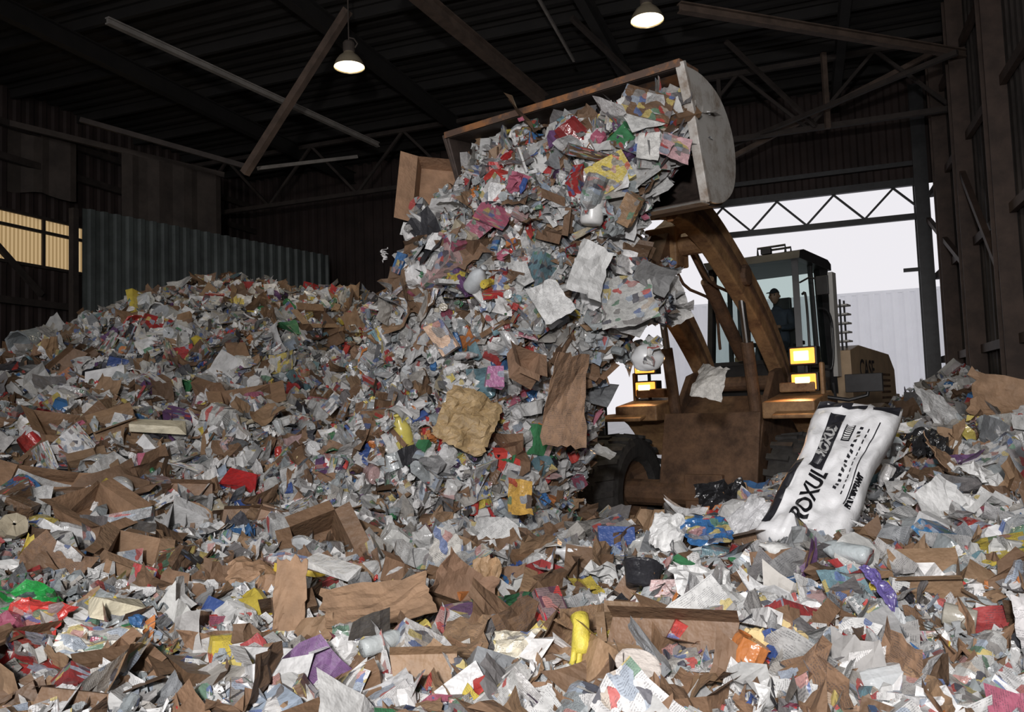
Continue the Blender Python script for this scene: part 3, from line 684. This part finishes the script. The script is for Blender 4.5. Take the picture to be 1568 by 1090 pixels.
for s,xw in((-1,bl),(1,br_)):
    m=len(prof); vs=[(xw,a,c) for a,c in prof]+[(xw+s*.04,a,c) for a,c in prof]; mi=1 if s>0 else 0
    b.add(vs,[tuple(range(m))[::-1],tuple(range(m,2*m))]+[(i,(i+1)%m,m+(i+1)%m,m+i) for i in range(m)],mi)
    b.prism(ribbon([(-3.95,4.68),(-3.78,4.3),(-3.66,3.9),(-3.56,3.58)],[.06,.06,.06,.06]),min(xw-.02,xw+s*.06),max(xw-.02,xw+s*.06),mi)
b.prism([(-3.98,4.63),(-3.98,4.70),(-3.6,4.73),(-3.6,4.68),(-3.93,4.66)],bl-.03,br_+.03,2)
b.prism([(-3.50,3.63),(-3.68,3.56),(-3.50,3.57)],bl-.03,br_+.03,1)
for x in(-.9,-.3,.3,.9): b.prism(ribbon([(-3.14,4.64),(-2.87,4.4),(-2.80,4.08),(-2.88,3.78),(-3.15,3.60)],[.06]*5),x-.03,x+.03,2)
b.prism([(-3.92,4.63),(-3.3,4.60),(-3.0,4.35),(-3.3,4.2)],br_-.035,br_-.004,2); b.prism([(-3.88,4.62),(-3.3,4.60),(-3.35,4.64)],br_-.5,br_-.03,2)
b.obj("bucket",[M_dkst,M_worn,M_rim],LD,bevel=.008)
b=MB()
b.prism([(1.25,.6),(1.3,1.5),(2.9,1.7),(6.0,1.6),(6.1,.75),(4,.6)],-.5,.5,1)
b.prism([(3.0,1.5),(2.95,2.6),(3.5,2.70),(5.6,2.62),(6.0,2.35),(6.1,1.2),(5.0,1.1),(4.3,1.6)],-.92,.92,0)
b.box((0,6.15,.95),(1.9,.3,.7),1); b.cyl((-1,3.3,.74),(1,3.3,.74),.17,mi=1)
for s in(-1,1):
    pr=[(3.3+.95*math.cos(math.radians(a)),.80+.95*math.sin(math.radians(a))) for a in range(20,170,18)]; b.prism(ribbon(pr,[.05]*len(pr)),s*.74,s*1.30,0)
    for k in range(6): b.box((s*.925,5.2,1.75+k*.1),(.02,.7,.04),1)
b.cyl((.35,3.9,2.6),(.35,3.9,3.3),.06,mi=1)
b.obj("rear_hood",[M_hood,M_rust],LD,bevel=.03)
def text_mesh(s,size,ext=.001):
    c=bpy.data.curves.new("t",'FONT'); c.body=s; c.size=size; c.extrude=ext; c.offset=.004; o=bpy.data.objects.new("t",c); COL.objects.link(o)
    bpy.context.view_layer.update(); me=bpy.data.meshes.new_from_object(o.evaluated_get(bpy.context.evaluated_depsgraph_get())); bpy.data.objects.remove(o); return me
me=text_mesh("CASE",.42); me.materials.append(M_ink); o=bpy.data.objects.new("hood_lettering",me); COL.objects.link(o); o.parent=LD
o.matrix_local=Matrix.Translation((.95,3.35,2.18))@Matrix(((0,0,1,0),(1,0,0,0),(0,1,0,0),(0,0,0,1)))
b=MB(); cx=.66; y0,y1=1.3,2.75; zb,zt=1.95,3.9
for s in(-1,1):
    b.beam((s*cx,y0+.02,2.15),(s*(cx-.05),y0+.18,zt),.09,.09); b.beam((s*cx,y1,zb),(s*(cx-.04),y1-.05,zt),.16,.14)
    b.beam((s*cx,2.15,2.2),(s*(cx-.04),2.15,zt),.06,.06)
    b.box((s*cx,2.05,2.1),(.06,1.45,.4)); b.beam((s*cx,y0,2.35),(s*cx,y1,2.35),.05,.05)
b.beam((-cx,y0,2.42),(cx,y0,2.42),.06,.06); b.box((0,y0+.02,2.15),(1.3,.06,.5)); b.box((0,y1,2.2),(1.3,.06,.55)); b.box((0,2.02,2.0),(1.36,1.5,.1))
b.prism([(1.28,3.84),(1.32,3.95),(1.5,3.99),(2.7,3.99),(2.86,3.94),(2.86,3.84)],-.74,.74)
b.tube([(.1,1.45,3.98),(.1,1.45,4.08),(.5,1.45,4.08),(.5,1.45,3.98)],.018,8); b.tube([(.1,1.7,3.98),(.1,1.7,4.08),(.5,1.7,4.08),(.5,1.7,3.98)],.018,8)
for x in(-.5,.25): b.box((x,1.38,4.01),(.14,.08,.08))
b.box((-.05,1.33,3.0),(.025,.02,1.1))
b.obj("cab_frame",M_blk,LD,bevel=.012)
b=MB(); 
b.add([(-cx+.04,y0+.03,2.42),(cx-.04,y0+.03,2.42),(cx-.08,y0+.17,3.85),(-cx+.08,y0+.17,3.85)],[(0,1,2,3)])
for s in(-1,1): b.add([(s*cx,y0+.06,2.35),(s*cx,y1,2.35),(s*(cx-.03),y1,3.85),(s*(cx-.03),y0+.2,3.85)],[(0,1,2,3)])
b.add([(-cx+.04,y1,2.45),(cx-.04,y1,2.45),(cx-.04,y1-.03,3.85),(-cx+.04,y1-.03,3.85)],[(0,1,2,3)])
b.obj("cab_glass",M_glass,LD)
b=MB(); b.tube(smoothpts([(.76,1.35,1.9),(.8,1.3,2.6),(.76,1.4,3.3),(.7,1.45,3.35)],4),.018,8,0)
b.tube(smoothpts([(.72,2.2,2.3),(.85,2.2,2.35),(.88,2.2,2.9),(.85,2.1,3.15),(.72,2.1,3.2)],4),.018,8,0)
b.box((.74,2.80,3.0),(.1,.2,1.6),1)
for k in range(4): b.box((.92,2.1,.75+.32*k),(.3,.4,.03),0)
for yy in(1.9,2.3): b.beam((.95,yy,.7),(.82,yy,2.1),.03,.03,0)
for k in range(5): b.box((.8,3.12,2.75+.14*k),(.2,.24,.025),1)
for yy in(3.0,3.24): b.beam((.8,yy,2.6),(.8,yy,3.4),.025,.025,0)
b.obj("cab_handrail",[M_blk,M_grey],LD)
b=MB(); b.box((.1,2.15,2.5),(.5,.5,.14)); b.box((.1,2.4,2.9),(.48,.14,.75),0,(-8,0,0)); b.box((.1,2.42,3.35),(.26,.1,.18)); b.box((.1,2.15,2.25),(.3,.3,.45))
b.box((-.22,2.1,2.72),(.07,.35,.06)); b.box((.42,2.1,2.72),(.07,.35,.06))
b.cyl((.1,1.45,2.1),(.1,1.62,2.85),.035); 
Mx=Matrix.Translation((.1,1.63,2.87))@Matrix.Rotation(math.radians(30),4,'X')
ring=[Mx@Vector((.19*math.cos(a),.19*math.sin(a),0)) for a in np.linspace(0,2*math.pi,25)]; b.tube(ring,.014,6,0,False)
for a in(0,2.1,4.2): b.cyl(Mx@Vector((0,0,0)),Mx@Vector((.19*math.cos(a),.19*math.sin(a),0)),.01)
b.obj("seat_and_steering",M_blk,LD,bevel=.01)
b=MB(); b.cyl((0,1.2,.6),(0,1.2,1.7),.14); b.box((0,1.2,.8),(.5,.4,.2)); b.obj("articulation_joint",M_rust,LD)

# ------------------------------------------------------------------ driver
M_shirt=mat("dark_work_jacket",(.05,.06,.09),.8,0,.2); M_skin=mat("skin",(.34,.19,.13),.5,0,.1); M_hair=mat("dark_cap",(.03,.03,.04),.8)
DR=empty("loader_driver",LD.location,LD.rotation_euler.z)
def skin(name,V,E,R,m,root=0,sub=1):
    me=bpy.data.meshes.new(name); me.from_pydata(V,E,[]); o=bpy.data.objects.new(name,me); COL.objects.link(o); o.parent=DR
    o.modifiers.new("skin",'SKIN'); 
    if not me.skin_vertices: 
        bm=bmesh.new(); bm.from_mesh(me); bm.verts.layers.skin.verify(); bm.to_mesh(me); bm.free()
    for i,rr in enumerate(R): me.skin_vertices[0].data[i].radius=(rr if hasattr(rr,'__len__') else (rr,rr)); me.skin_vertices[0].data[i].use_root=(i==root)
    s=o.modifiers.new("sub",'SUBSURF'); s.levels=sub; s.render_levels=sub; me.materials.append(m)
    o.modifiers["skin"].use_smooth_shade=True; return o
X0=.1
V=[(X0,2.18,2.68),(X0,2.2,2.9),(X0,2.17,3.1),(X0,2.14,3.22),(X0,2.11,3.31),
 (X0-.19,2.15,3.18),(X0-.27,2.02,2.95),(X0-.17,1.75,2.93),(X0+.19,2.15,3.18),(X0+.27,2.02,2.95),(X0+.17,1.75,2.93),
 (X0-.1,2.1,2.66),(X0-.14,1.72,2.68),(X0-.14,1.6,2.3),(X0-.14,1.5,2.13),(X0+.1,2.1,2.66),(X0+.14,1.72,2.68),(X0+.14,1.6,2.3),(X0+.14,1.5,2.13)]
E=[(0,1),(1,2),(2,3),(3,4),(2,5),(5,6),(6,7),(2,8),(8,9),(9,10),(0,11),(11,12),(12,13),(13,14),(0,15),(15,16),(16,17),(17,18)]
R=[(.15,.12),(.15,.11),(.16,.11),(.10,.08),.055,.075,.055,.035,.075,.055,.035,.095,.075,.05,.05,.095,.075,.05,.05]
skin("body",V,E,R,M_shirt)
for s in(-1,1):
    hx=X0+s*.17; V=[(hx,1.75,2.93),(hx,1.69,2.94)];E=[(0,1)];R=[.026,.032]
    for k in range(4):
        a=len(V); o=(-.027+.018*k); ln=(.03,.036,.034,.026)[k]
        V+=[(hx+o,1.66,2.955),(hx+o,1.66-ln*.6,2.945),(hx+o,1.655-ln*.6,2.915)]; E+=[(1,a),(a,a+1),(a+1,a+2)]; R+=[.009,.0085,.008]
    a=len(V); V+=[(hx-s*.035,1.69,2.92),(hx-s*.04,1.665,2.9)]; E+=[(1,a),(a,a+1)]; R+=[.010,.009]
    skin("hand_"+("left" if s>0 else "right"),V,E,R,M_skin)
b=MB(); hv=[];hc=Vector((X0,2.07,3.44)); na,nb=24,16
for j in range(nb+1):
    for i in range(na):
        t=math.pi*j/nb;p=2*math.pi*i/na; x=math.sin(t)*math.cos(p);y=math.sin(t)*math.sin(p);z=math.cos(t)
        rx,ry,rz=.076,.095,.118
        if z<0: rx*=1+.25*z; ry*=1+.12*z
        fx=0
        if y<-.6:
            if abs(x)<.18 and -.35<z<.12: fx=.022*(1-abs(x)/.18)*(1 if z<-.1 else .5)
            if abs(z-.12)<.12 and .2<abs(x)<.55: fx=-.008
            if abs(z+.52)<.08 and abs(x)<.35: fx=.006
            if z<-.7: fx=.008
        hv.append((x*rx,y*ry-fx,z*rz))
fs=[(j*na+i,j*na+(i+1)%na,(j+1)*na+(i+1)%na,(j+1)*na+i) for j in range(nb) for i in range(na)]
b.add(hv,fs,0,Matrix.Translation(hc)); 
for s in(-1,1):
    b.lathe([(.001,-.008),(.02,-.008),(.026,0),(.018,.008),(.001,.006)],hc+Vector((s*.078,.005,-.005)),'x',12,0)
    b.lathe([(.001,-.01),(.009,-.006),(.011,0),(.001,.004)],hc+Vector((s*.03,-.082,.012)),'y',10,2)
cap=[(x*1.06,y*1.06+.004,z*1.06) for x,y,z in hv if z>.03]; k=len(cap)//na
b.add(cap[:k*na],[(j*na+i,j*na+(i+1)%na,(j+1)*na+(i+1)%na,(j+1)*na+i) for j in range(k-1) for i in range(na)],1,Matrix.Translation(hc))
b.box(hc+Vector((0,-.125,.045)),(.13,.09,.012),1,(12,0,0)); b.obj("head",[M_skin,M_hair,M_ink],DR,smooth=True)

# ------------------------------------------------------------------ individually visible waste pieces
def wobj(name,t,loc,rot,sc,col,kind=0,rough=.5,r_=.3,smooth=False,thick=0):
    V,F,UV=t; V=V*np.array(sc)[None]; me=bpy.data.meshes.new(name); me.from_pydata([tuple(v) for v in V],[],F); me.materials.append(MW)
    n=len(V)
    a=me.attributes.new("col",'FLOAT_COLOR','POINT'); a.data.foreach_set("color",np.tile([*col,1.],n).astype(np.float32))
    U=np.zeros((n,3));U[:,:2]=UV*max(.7,sc[0]/.17);U[:,2]=r_; a=me.attributes.new("puv",'FLOAT_VECTOR','POINT'); a.data.foreach_set("vector",U.astype(np.float32).ravel())
    a=me.attributes.new("prm",'FLOAT_VECTOR','POINT'); a.data.foreach_set("vector",np.tile([kind,rough,0],n).astype(np.float32))
    if smooth: me.polygons.foreach_set("use_smooth",[True]*len(F))
    o=bpy.data.objects.new(name,me); COL.objects.link(o); o.location=loc; o.rotation_euler=[math.radians(q) for q in rot]
    if thick:
        m=o.modifiers.new("t",'SOLIDIFY'); m.thickness=thick
    return o
def onp(x,y,dz=.06): return (x,y,h1(x,y)+dz)
BRN=(.32,.20,.12);TAN=(.46,.32,.16);WH=(.74,.74,.73);CRM=(.70,.64,.48)
S=lambda seed,cr=.05,b=.15,n=6,ay=1:T_sheet(seed,cr,b,n,ay)
C=lambda seed,n=12:T_crumple(seed,n)
Fd=lambda seed,a=.45,jit=.014,ay=1.1:T_fold(seed,a,9,jit,ay,3)
Bx=lambda seed,dz=.3,o=False:T_box(seed,dz,o,.06)
wobj("green_plastic_bag",C(201),onp(-2.5,4.05,.18),(30,10,20),(.34,.3,.2),(.03,.33,.07),2,.25,.11)
wobj("red_white_package",C(202),onp(-2.28,3.75,.16),(35,5,-15),(.36,.32,.12),(.6,.06,.05),2,.3,.52)
wobj("polystyrene_box",Bx(203,.35),onp(-1.98,3.95,.13),(5,15,35),(.22,.16,.22),CRM,0,.6)
wobj("cardboard_panel",Fd(204,.15,.012,1),onp(-1.14,4.0,.22),(80,5,20),(.15,.40,.2),BRN,0,.8,thick=.006)
wobj("cardboard_panel",Fd(205,.25,.012,.8),onp(-.72,4.05,.12),(16,-8,14),(.56,.34,.3),BRN,0,.8,thick=.006)
wobj("cardboard_panel",Fd(206,.5),onp(-.35,4.6,.1),(25,10,-10),(.42,.3,.35),(.27,.16,.1),0,.8,thick=.006)
wobj("cardboard_box",Bx(207,.5,True),onp(-2.4,5.0,.12),(15,20,30),(.30,.24,.3),BRN,0,.8)
wobj("cardboard_box",Bx(208,.6,True),onp(-3.1,5.9,.12),(25,-10,70),(.36,.3,.3),(.26,.155,.09),0,.8)
wobj("cardboard_box",Bx(209,.5,True),onp(-3.9,6.6,.12),(40,10,10),(.45,.3,.3),(.26,.155,.09),0,.8)
wobj("cardboard_box",Bx(240,.5,True),onp(-4.3,7.6,.12),(35,10,50),(.4,.3,.3),(.26,.155,.09),0,.8)
wobj("cardboard_box",Bx(241,.4,True),onp(-2.9,8.7,.15),(35,-10,20),(.5,.3,.3),(.26,.155,.09),0,.8)
wobj("brown_paper_bag",C(210),onp(-1.5,4.65,.16),(20,10,20),(.40,.3,.16),(.36,.22,.13),0,.7)
wobj("brown_paper_bag",C(211),onp(-.2,4.8,.2),(72,0,-10),(.19,.30,.08),(.42,.27,.15),0,.6)
wobj("red_cereal_box",Bx(212,.2),onp(.15,3.85,.16),(38,10,28),(.13,.2,.2),(.52,.03,.06),2,.3,.7)
wobj("tin_can",T_lathe(can,28,213,.005),onp(1.78,3.3,.14),(10,20,60),(.15,.12,.15),(.35,.33,.28),0,.25,smooth=True)
wobj("round_cardboard_lid",T_lathe([(.01,.02),(.45,.02),(.5,0),(.5,-.03),(.01,-.03)],28,214,.01),onp(.44,3.1,.14),(115,10,0),(.18,.18,.18),(.66,.60,.55),0,.6)
wobj("foam_chunk",C(215),onp(.97,3.1,.14),(20,0,10),(.22,.15,.10),(.62,.48,.24),0,.9)
wobj("blue_plastic_bag",C(216),onp(1.08,4.6,.2),(50,0,10),(.28,.20,.08),(.04,.14,.34),2,.25,.44)
wobj("white_foam_sheet",C(217),onp(.88,3.75,.18),(35,10,15),(.33,.26,.13),WH,0,.5)
wobj("white_foam_sheet",C(218),onp(.85,4.6,.18),(60,10,-15),(.18,.24,.08),WH,0,.5)
wobj("black_plastic_tub",T_lathe(tub,24,219,.02),onp(.62,4.1,.14),(60,20,10),(.22,.22,.22),(.03,.03,.035),0,.3,smooth=True)
wobj("yellow_carton_strip",Bx(220,.25),onp(-1.28,4.7,.16),(5,10,60),(.07,.24,.12),(.70,.52,.08),0,.4)
wobj("white_carton",Bx(221,.3),onp(-1.1,4.75,.17),(10,-10,55),(.12,.26,.12),WH,0,.4)
wobj("red_printed_box",Bx(222,.3),onp(-2.4,7.0,.2),(50,10,-20),(.30,.13,.18),(.48,.03,.03),1,.4)
wobj("white_carton",Bx(223,.3),onp(-3.35,7.5,.2),(20,5,15),(.44,.14,.18),CRM,0,.5)
wobj("orange_flyer",S(224,.05,.3),(.02,6.25,1.2),(70,10,20),(.20,.28,.15),(.70,.42,.10),2,.4,.2)
wobj("blue_white_flyer",S(225,.08,.2),onp(-1.35,7.0,.2),(55,10,20),(.2,.18,.12),(.35,.55,.68),2,.4,.4)
wobj("black_refuse_bag",C(226),onp(1.62,6.2,.28),(40,0,10),(.45,.32,.2),(.02,.02,.022),0,.25)
wobj("black_refuse_bag",C(227),onp(3.05,5.9,.2),(40,0,10),(.35,.3,.2),(.025,.025,.027),0,.25)
wobj("office_paper",S(228,.08,.2),onp(3.35,6.3,.2),(50,10,20),(.34,.38,.2),WH,1,.5)
wobj("cardboard_panel",Fd(229,.4),onp(3.95,6.4,.2),(35,10,-20),(.6,.35,.4),BRN,0,.7,thick=.006)
wobj("office_paper",C(230),onp(2.9,5.0,.2),(30,10,20),(.40,.32,.14),WH,0,.5)
wobj("office_paper",S(231,.1,.2),onp(2.45,4.6,.15),(45,-20,20),(.28,.3,.2),WH,0,.5)
wobj("newspaper",Fd(232,.5),onp(3.0,4.6,.14),(20,10,60),(.36,.4,.36),(.55,.55,.54),1,.6)
wobj("newspaper",Fd(233,.4),onp(1.95,3.0,.12),(30,10,-10),(.24,.24,.25),(.58,.56,.56),1,.6)
wobj("newspaper",Fd(234,.5),onp(-.45,5.0,.16),(45,10,-10),(.24,.28,.25),(.58,.56,.52),2,.6)
wobj("cardboard_panel",Fd(235,.4),onp(2.95,5.6,.14),(25,20,30),(.4,.3,.3),BRN,0,.7,thick=.006)
wobj("cardboard_panel",Fd(236,.4),onp(-3.2,4.6,.14),(25,20,30),(.35,.3,.3),BRN,0,.7,thick=.006)
wobj("food_flyer",C(237),onp(-1.85,3.55,.16),(30,10,10),(.38,.24,.12),(.75,.73,.66),2,.35,.8)
wobj("printed_bag",C(238),onp(.0,3.5,.14),(30,5,0),(.28,.2,.1),(.65,.6,.48),2,.4,.35)
wobj("purple_wrapper",C(242),onp(1.55,3.45,.14),(50,5,30),(.10,.22,.08),(.13,.10,.30),2,.3,.35)
wobj("detergent_bottle",T_lathe(jugp,20,243,.01,.6),onp(1.35,4.1,.16),(20,5,70),(.26,.26,.26),(.72,.72,.7),0,.3,smooth=True)
wobj("clear_plastic_bottle",T_lathe(bott,18,244,.01),onp(1.5,3.75,.14),(5,10,40),(.26,.26,.26),(.4,.44,.45),0,.12,smooth=True)
wobj("clear_plastic_bottle",T_lathe(bott,18,245,.01),onp(-.6,3.6,.14),(5,10,-50),(.24,.24,.24),(.45,.48,.48),0,.12,smooth=True)
wobj("milk_jug",T_lathe(jugp,20,246,.01,.7),onp(.35,4.9,.16),(15,30,110),(.27,.27,.27),(.68,.69,.70),0,.2,smooth=True)
wobj("milk_jug",T_lathe(jugp,20,247,.01,.7),onp(-3.3,6.7,.16),(15,10,30),(.3,.3,.3),(.6,.62,.64),0,.2,smooth=True)
wobj("blue_carton",Bx(248,.4),onp(2.15,4.15,.16),(30,10,30),(.18,.13,.18),(.06,.20,.40),2,.35,.77)
# rubber glove lying with the fingers hanging down towards the viewer
b=MB(); gx,gy,gz=onp(.24,3.28,.16)
b.tube([(0,0,-.09),(0,.01,-.05),(0,0,-.02),(0,-.005,.03),(0,-.01,.06)],[.04,.034,.036,.042,.034],12)
for k in range(4): x=-.033+.022*k; b.tube([(x,0,.04),(x*1.15,-.01,.08),(x*1.2,-.035,.10+.006*(k in(1,2))),(x*1.2,-.055,.085)],[.013,.012,.011,.008],8)
b.tube([(.03,0,-.02),(.06,-.01,.01),(.065,-.02,.04)],[.016,.013,.009],8)
b.obj("yellow_rubber_glove",mat("yellow_rubber",(.66,.55,.08),.5,0,.2,20,bump=.4),smooth=True,loc=(gx,gy,gz)).rotation_euler=(2.55,.2,.3)
# stream items
wobj("falling_cardboard_box",Bx(301,.45,True),(-.62,8.15,4.12),(75,6,8),(.60,.56,.5),(.36,.215,.13),0,.8)
wobj("falling_cardboard_panel",Fd(302,.3,.012,1.5),(.42,6.70,1.95),(78,4,10),(.38,.52,.4),(.34,.21,.13),1,.8,thick=.006)
wobj("falling_kraft_bag",C(303,16),(-.38,6.62,1.82),(72,28,10),(.58,.58,.13),TAN,1,.6)
wobj("falling_office_paper",S(304,.08,.2,6,1.5),(.66,6.55,3.0),(75,25,15),(.30,.34,.2),WH,0,.5)
wobj("falling_office_paper",S(305,.08,.2,6,1.2),(.33,6.45,2.75),(70,-25,15),(.28,.28,.2),WH,1,.5)
wobj("falling_newspaper",Fd(306,.4),(.98,6.70,2.75),(70,-10,-10),(.50,.42,.35),(.50,.50,.48),2,.6,.15)
wobj("falling_newspaper",Fd(307,.5),(1.42,7.05,2.78),(80,-20,-20),(.30,.38,.3),(.58,.57,.55),1,.6)
wobj("falling_newspaper",Fd(308,.5),(1.76,7.2,2.08),(80,15,-10),(.30,.30,.25),(.58,.56,.52),1,.6)
wobj("falling_magazine",S(309,.04,.15,5,.9),(1.40,6.42,3.98),(75,18,10),(.26,.26,.15),(.66,.42,.44),2,.35,.62)
wobj("falling_newspaper",S(310,.05,.15,5,1.2),(1.14,6.45,4.30),(75,-18,10),(.32,.28,.15),(.68,.68,.66),1,.5)
wobj("falling_newspaper",S(311,.05,.15,5,1.2),(1.18,6.42,4.0),(75,8,-10),(.18,.21,.15),(.72,.71,.68),1,.5)
wobj("falling_cereal_box",Bx(312,.22),(-.60,6.80,2.52),(75,-28,10),(.16,.23,.2),(.72,.5,.36),2,.4,.43)
wobj("falling_pink_box",Bx(313,.3),(-.15,6.50,2.15),(75,8,10),(.15,.12,.18),(.45,.18,.34),2,.4,.2)
wobj("falling_cardboard_panel",Fd(314,.5),(-1.0,7.6,2.95),(70,30,20),(.35,.34,.3),(.31,.19,.115),0,.8,thick=.006)
wobj("falling_cardboard_box",Bx(315,.5,True),(.1,6.55,2.25),(60,20,30),(.22,.19,.26),(.31,.19,.12),0,.8)
def jug(name,loc,rot,s,c):
    b=MB(); b.lathe([(.001,-.14),(.065,-.14),(.075,-.12),(.075,.02),(.06,.07),(.025,.11),(.025,.14),(.028,.14),(.028,.155),(.001,.155)],(0,0,0),'z',20); b.tube(smoothpts([(.045,0,.09),(.095,0,.08),(.1,0,.03),(.07,0,-.02)],4),.014,8)
    o=b.obj(name,mat(name+"_plastic",c,.25,0,.1,20),smooth=True,loc=loc); o.scale=(s,s,s); o.rotation_euler=[math.radians(a) for a in rot]; return o
jug("falling_yellow_jug",(-.97,6.9,1.72),(10,-20,30),1.1,(.68,.58,.14))
jug("falling_milk_jug",(.72,6.55,3.58),(5,5,30),1.3,(.72,.72,.71))
jug("falling_milk_jug",(-.28,6.8,3.02),(60,5,30),1.0,(.55,.58,.60))
b=MB(); nb_,na_=14,20; vs=[]
for j in range(nb_+1):
    for i in range(na_):
        t=math.pi*j/nb_;p=2*math.pi*i/na_; q=1+.3*float(vnoise(np.array([2+2.5*math.cos(p)*math.sin(t)]),np.array([2.5*math.sin(p)*math.sin(t)]),np.array([2.5*math.cos(t)]),8)[0])
        vs.append((.15*q*math.sin(t)*math.cos(p),.1*q*math.sin(t)*math.sin(p),.115*q*math.cos(t)))
b.add(vs,[(j*na_+i,j*na_+(i+1)%na_,(j+1)*na_+(i+1)%na_,(j+1)*na_+i) for j in range(nb_) for i in range(na_)])
b.obj("falling_plastic_bag",mat("milky_plastic_film",(.72,.73,.74),.3,0,.04,5,bump=.15),smooth=True,loc=(1.20,7.05,2.30))

# ------------------------------------------------------------------ insulation bag
IB=empty("insulation_bag")
p0=Vector(BAG0); a=Vector(BAG1-BAG0); LH=a.length*1.04; a.normalize(); nrm=Vector((-.30,-.80,.50)); nrm=(nrm-a*nrm.dot(a)).normalized()
yy=-nrm; xx=yy.cross(a).normalized()
Mb=Matrix((xx,yy,a)).transposed().to_4x4(); Mb.translation=p0+Vector((0,0,.02)); IB.matrix_world=Mb
LW,LD_=.47,.22
def bagf(u,v):
    e=(1-abs(u)**9)**.5*(1-min(1,abs(2*v-1))**26)**.5
    w=.024*float(vnoise(np.array([u*3]),np.array([v*9]),0,4)[0])+.020*float(vnoise(np.array([u*8]),np.array([v*20]),0,9)[0])
    return -(LD_/2*(.45+.55*e)+w*2)
b=MB(); nu,nv=26,48; vs=[];fs=[]
def wfun(v): return LW/2*(1+.06*math.cos(2*math.pi*v)-.03*math.sin(v*13))
def skew(u,v): return .035*u*(abs(2*v-1)**4)+.05*u*v
for sgn in(1,-1):
    for j in range(nv+1):
        for i in range(nu+1):
            u=-1+2*i/nu;v=j/nv; vs.append((u*wfun(v),sgn*bagf(sgn*u,v),v*LH+skew(u,v)+.03*math.sin(u*5+1)*(abs(2*v-1)**4)))
o1=(nu+1)*(nv+1)
for k,fl in((0,0),(o1,1)):
    for j in range(nv):
        for i in range(nu):
            q=k+j*(nu+1)+i; f=(q,q+1,q+nu+2,q+nu+1); fs.append(f if not fl else f[::-1])
for j in range(nv):
    q=j*(nu+1); fs.append((q,q+nu+1,o1+q+nu+1,o1+q)); q+=nu; fs.append((q,o1+q,o1+q+nu+1,q+nu+1))
for i in range(nu):
    fs.append((i,o1+i,o1+i+1,i+1)); q=nv*(nu+1)+i; fs.append((q,q+1,o1+q+1,o1+q))
b.add(vs,fs); b.obj("bag_body",M_bag,IB,smooth=True)
def strip(b,u0,u1,v0,v1,mi=0,off=.006):
    nu_=10;nv_=max(2,int((v1-v0)*40)); vv=[];ff=[]
    for j in range(nv_+1):
        for i in range(nu_+1):
            u=u0+(u1-u0)*i/nu_;v=v0+(v1-v0)*j/nv_; vv.append((u*wfun(v),bagf(u,v)-off,v*LH+skew(u,v)))
    for j in range(nv_):
        for i in range(nu_): q=j*(nu_+1)+i; ff.append((q,q+1,q+nu_+2,q+nu_+1))
    b.add(vv,ff,mi)
b=MB(); strip(b,-.56,-.20,.45,.88); strip(b,-.96,.96,.93,.985); strip(b,-.97,-.76,.05,.5)
strip(b,.62,.65,.25,.85)
for k in range(14): strip(b,.24+.02*(k%3),.29+.02*(k%3)+.03,.34+k*.033,.358+k*.033)
for k in range(12): strip(b,.46,.49,.32+k*.04,.345+k*.04)
strip(b,-.08,.14,.68,.80)
b.obj("bag_print",M_ink,IB)
b=MB()
for k in range(8): strip(b,-.05,.11,.69+k*.0135,.697+k*.0135,0,.011)
b.obj("bag_print_white",M_paper,IB)
def bagtext(s,size,u,v,m,nm,off=.009,sh=.0):
    me=text_mesh(s,size)
    for vt in me.vertices:
        tx,ty=vt.co.x+sh*vt.co.y,vt.co.y
        z=v*LH+tx; x=u*LW/2-ty
        vt.co=(x,bagf(max(-1,min(1,x/(LW/2))),max(0,min(1,z/LH)))-off,z)
    me.materials.append(m); o=bpy.data.objects.new(nm,me); COL.objects.link(o); o.parent=IB
bagtext("ROXUL",.135,-.02,.07,M_ink,"bag_lettering",sh=.25); bagtext("ROXUL",.08,-.27,.53,M_paper,"bag_lettering_small",.014,.2)
bagtext("FIRE RESISTANT",.04,.80,.25,M_ink,"bag_small_print")
wobj("folded_white_sack",C(401,14),onp(1.38,4.95,.2),(45,-35,20),(.5,.24,.08),(.66,.66,.67),1,.35)

# ------------------------------------------------------------------ lights & world
w=bpy.data.worlds.new("overcast"); scene.world=w; w.use_nodes=True; bg=w.node_tree.nodes["Background"]
bg.inputs[0].default_value=(.86,.84,.88,1); bg.inputs[1].default_value=1.0
def area(name,loc,tgt,sx,sy,e,c=(1,1,1)):
    L=bpy.data.lights.new(name,'AREA'); L.shape='RECTANGLE'; L.size=sx;L.size_y=sy;L.energy=e;L.color=c
    o=bpy.data.objects.new(name,L); COL.objects.link(o); o.location=loc; o.rotation_euler=(Vector(tgt)-Vector(loc)).to_track_quat('-Z','Y').to_euler(); return o
area("open_bay_daylight",(-1.0,-4.5,5.0),(0,9,.8),9,4,400,(1,.975,.95))
L=bpy.data.lights.new("flash_gun",'SPOT'); L.energy=1300; L.spot_size=math.radians(92); L.spot_blend=.7; L.shadow_soft_size=.15; L.color=(1,.97,.96)
o=bpy.data.objects.new("flash_gun",L); COL.objects.link(o); o.location=(-.5,-1.4,2.9); o.rotation_euler=(Vector((.3,9,2.4))-o.location).to_track_quat('-Z','Y').to_euler()

# ------------------------------------------------------------------ camera
cd=bpy.data.cameras.new("camera"); cd.lens=28; cd.sensor_width=36; co=bpy.data.objects.new("camera",cd); COL.objects.link(co)
co.matrix_world=Matrix.Translation((0,0,1.9))@Matrix.Rotation(math.radians(93.7),4,'X')@Matrix.Rotation(math.radians(-2),4,'Z')
scene.camera=co
scene.view_settings.view_transform='Standard'
scene.view_settings.exposure=0
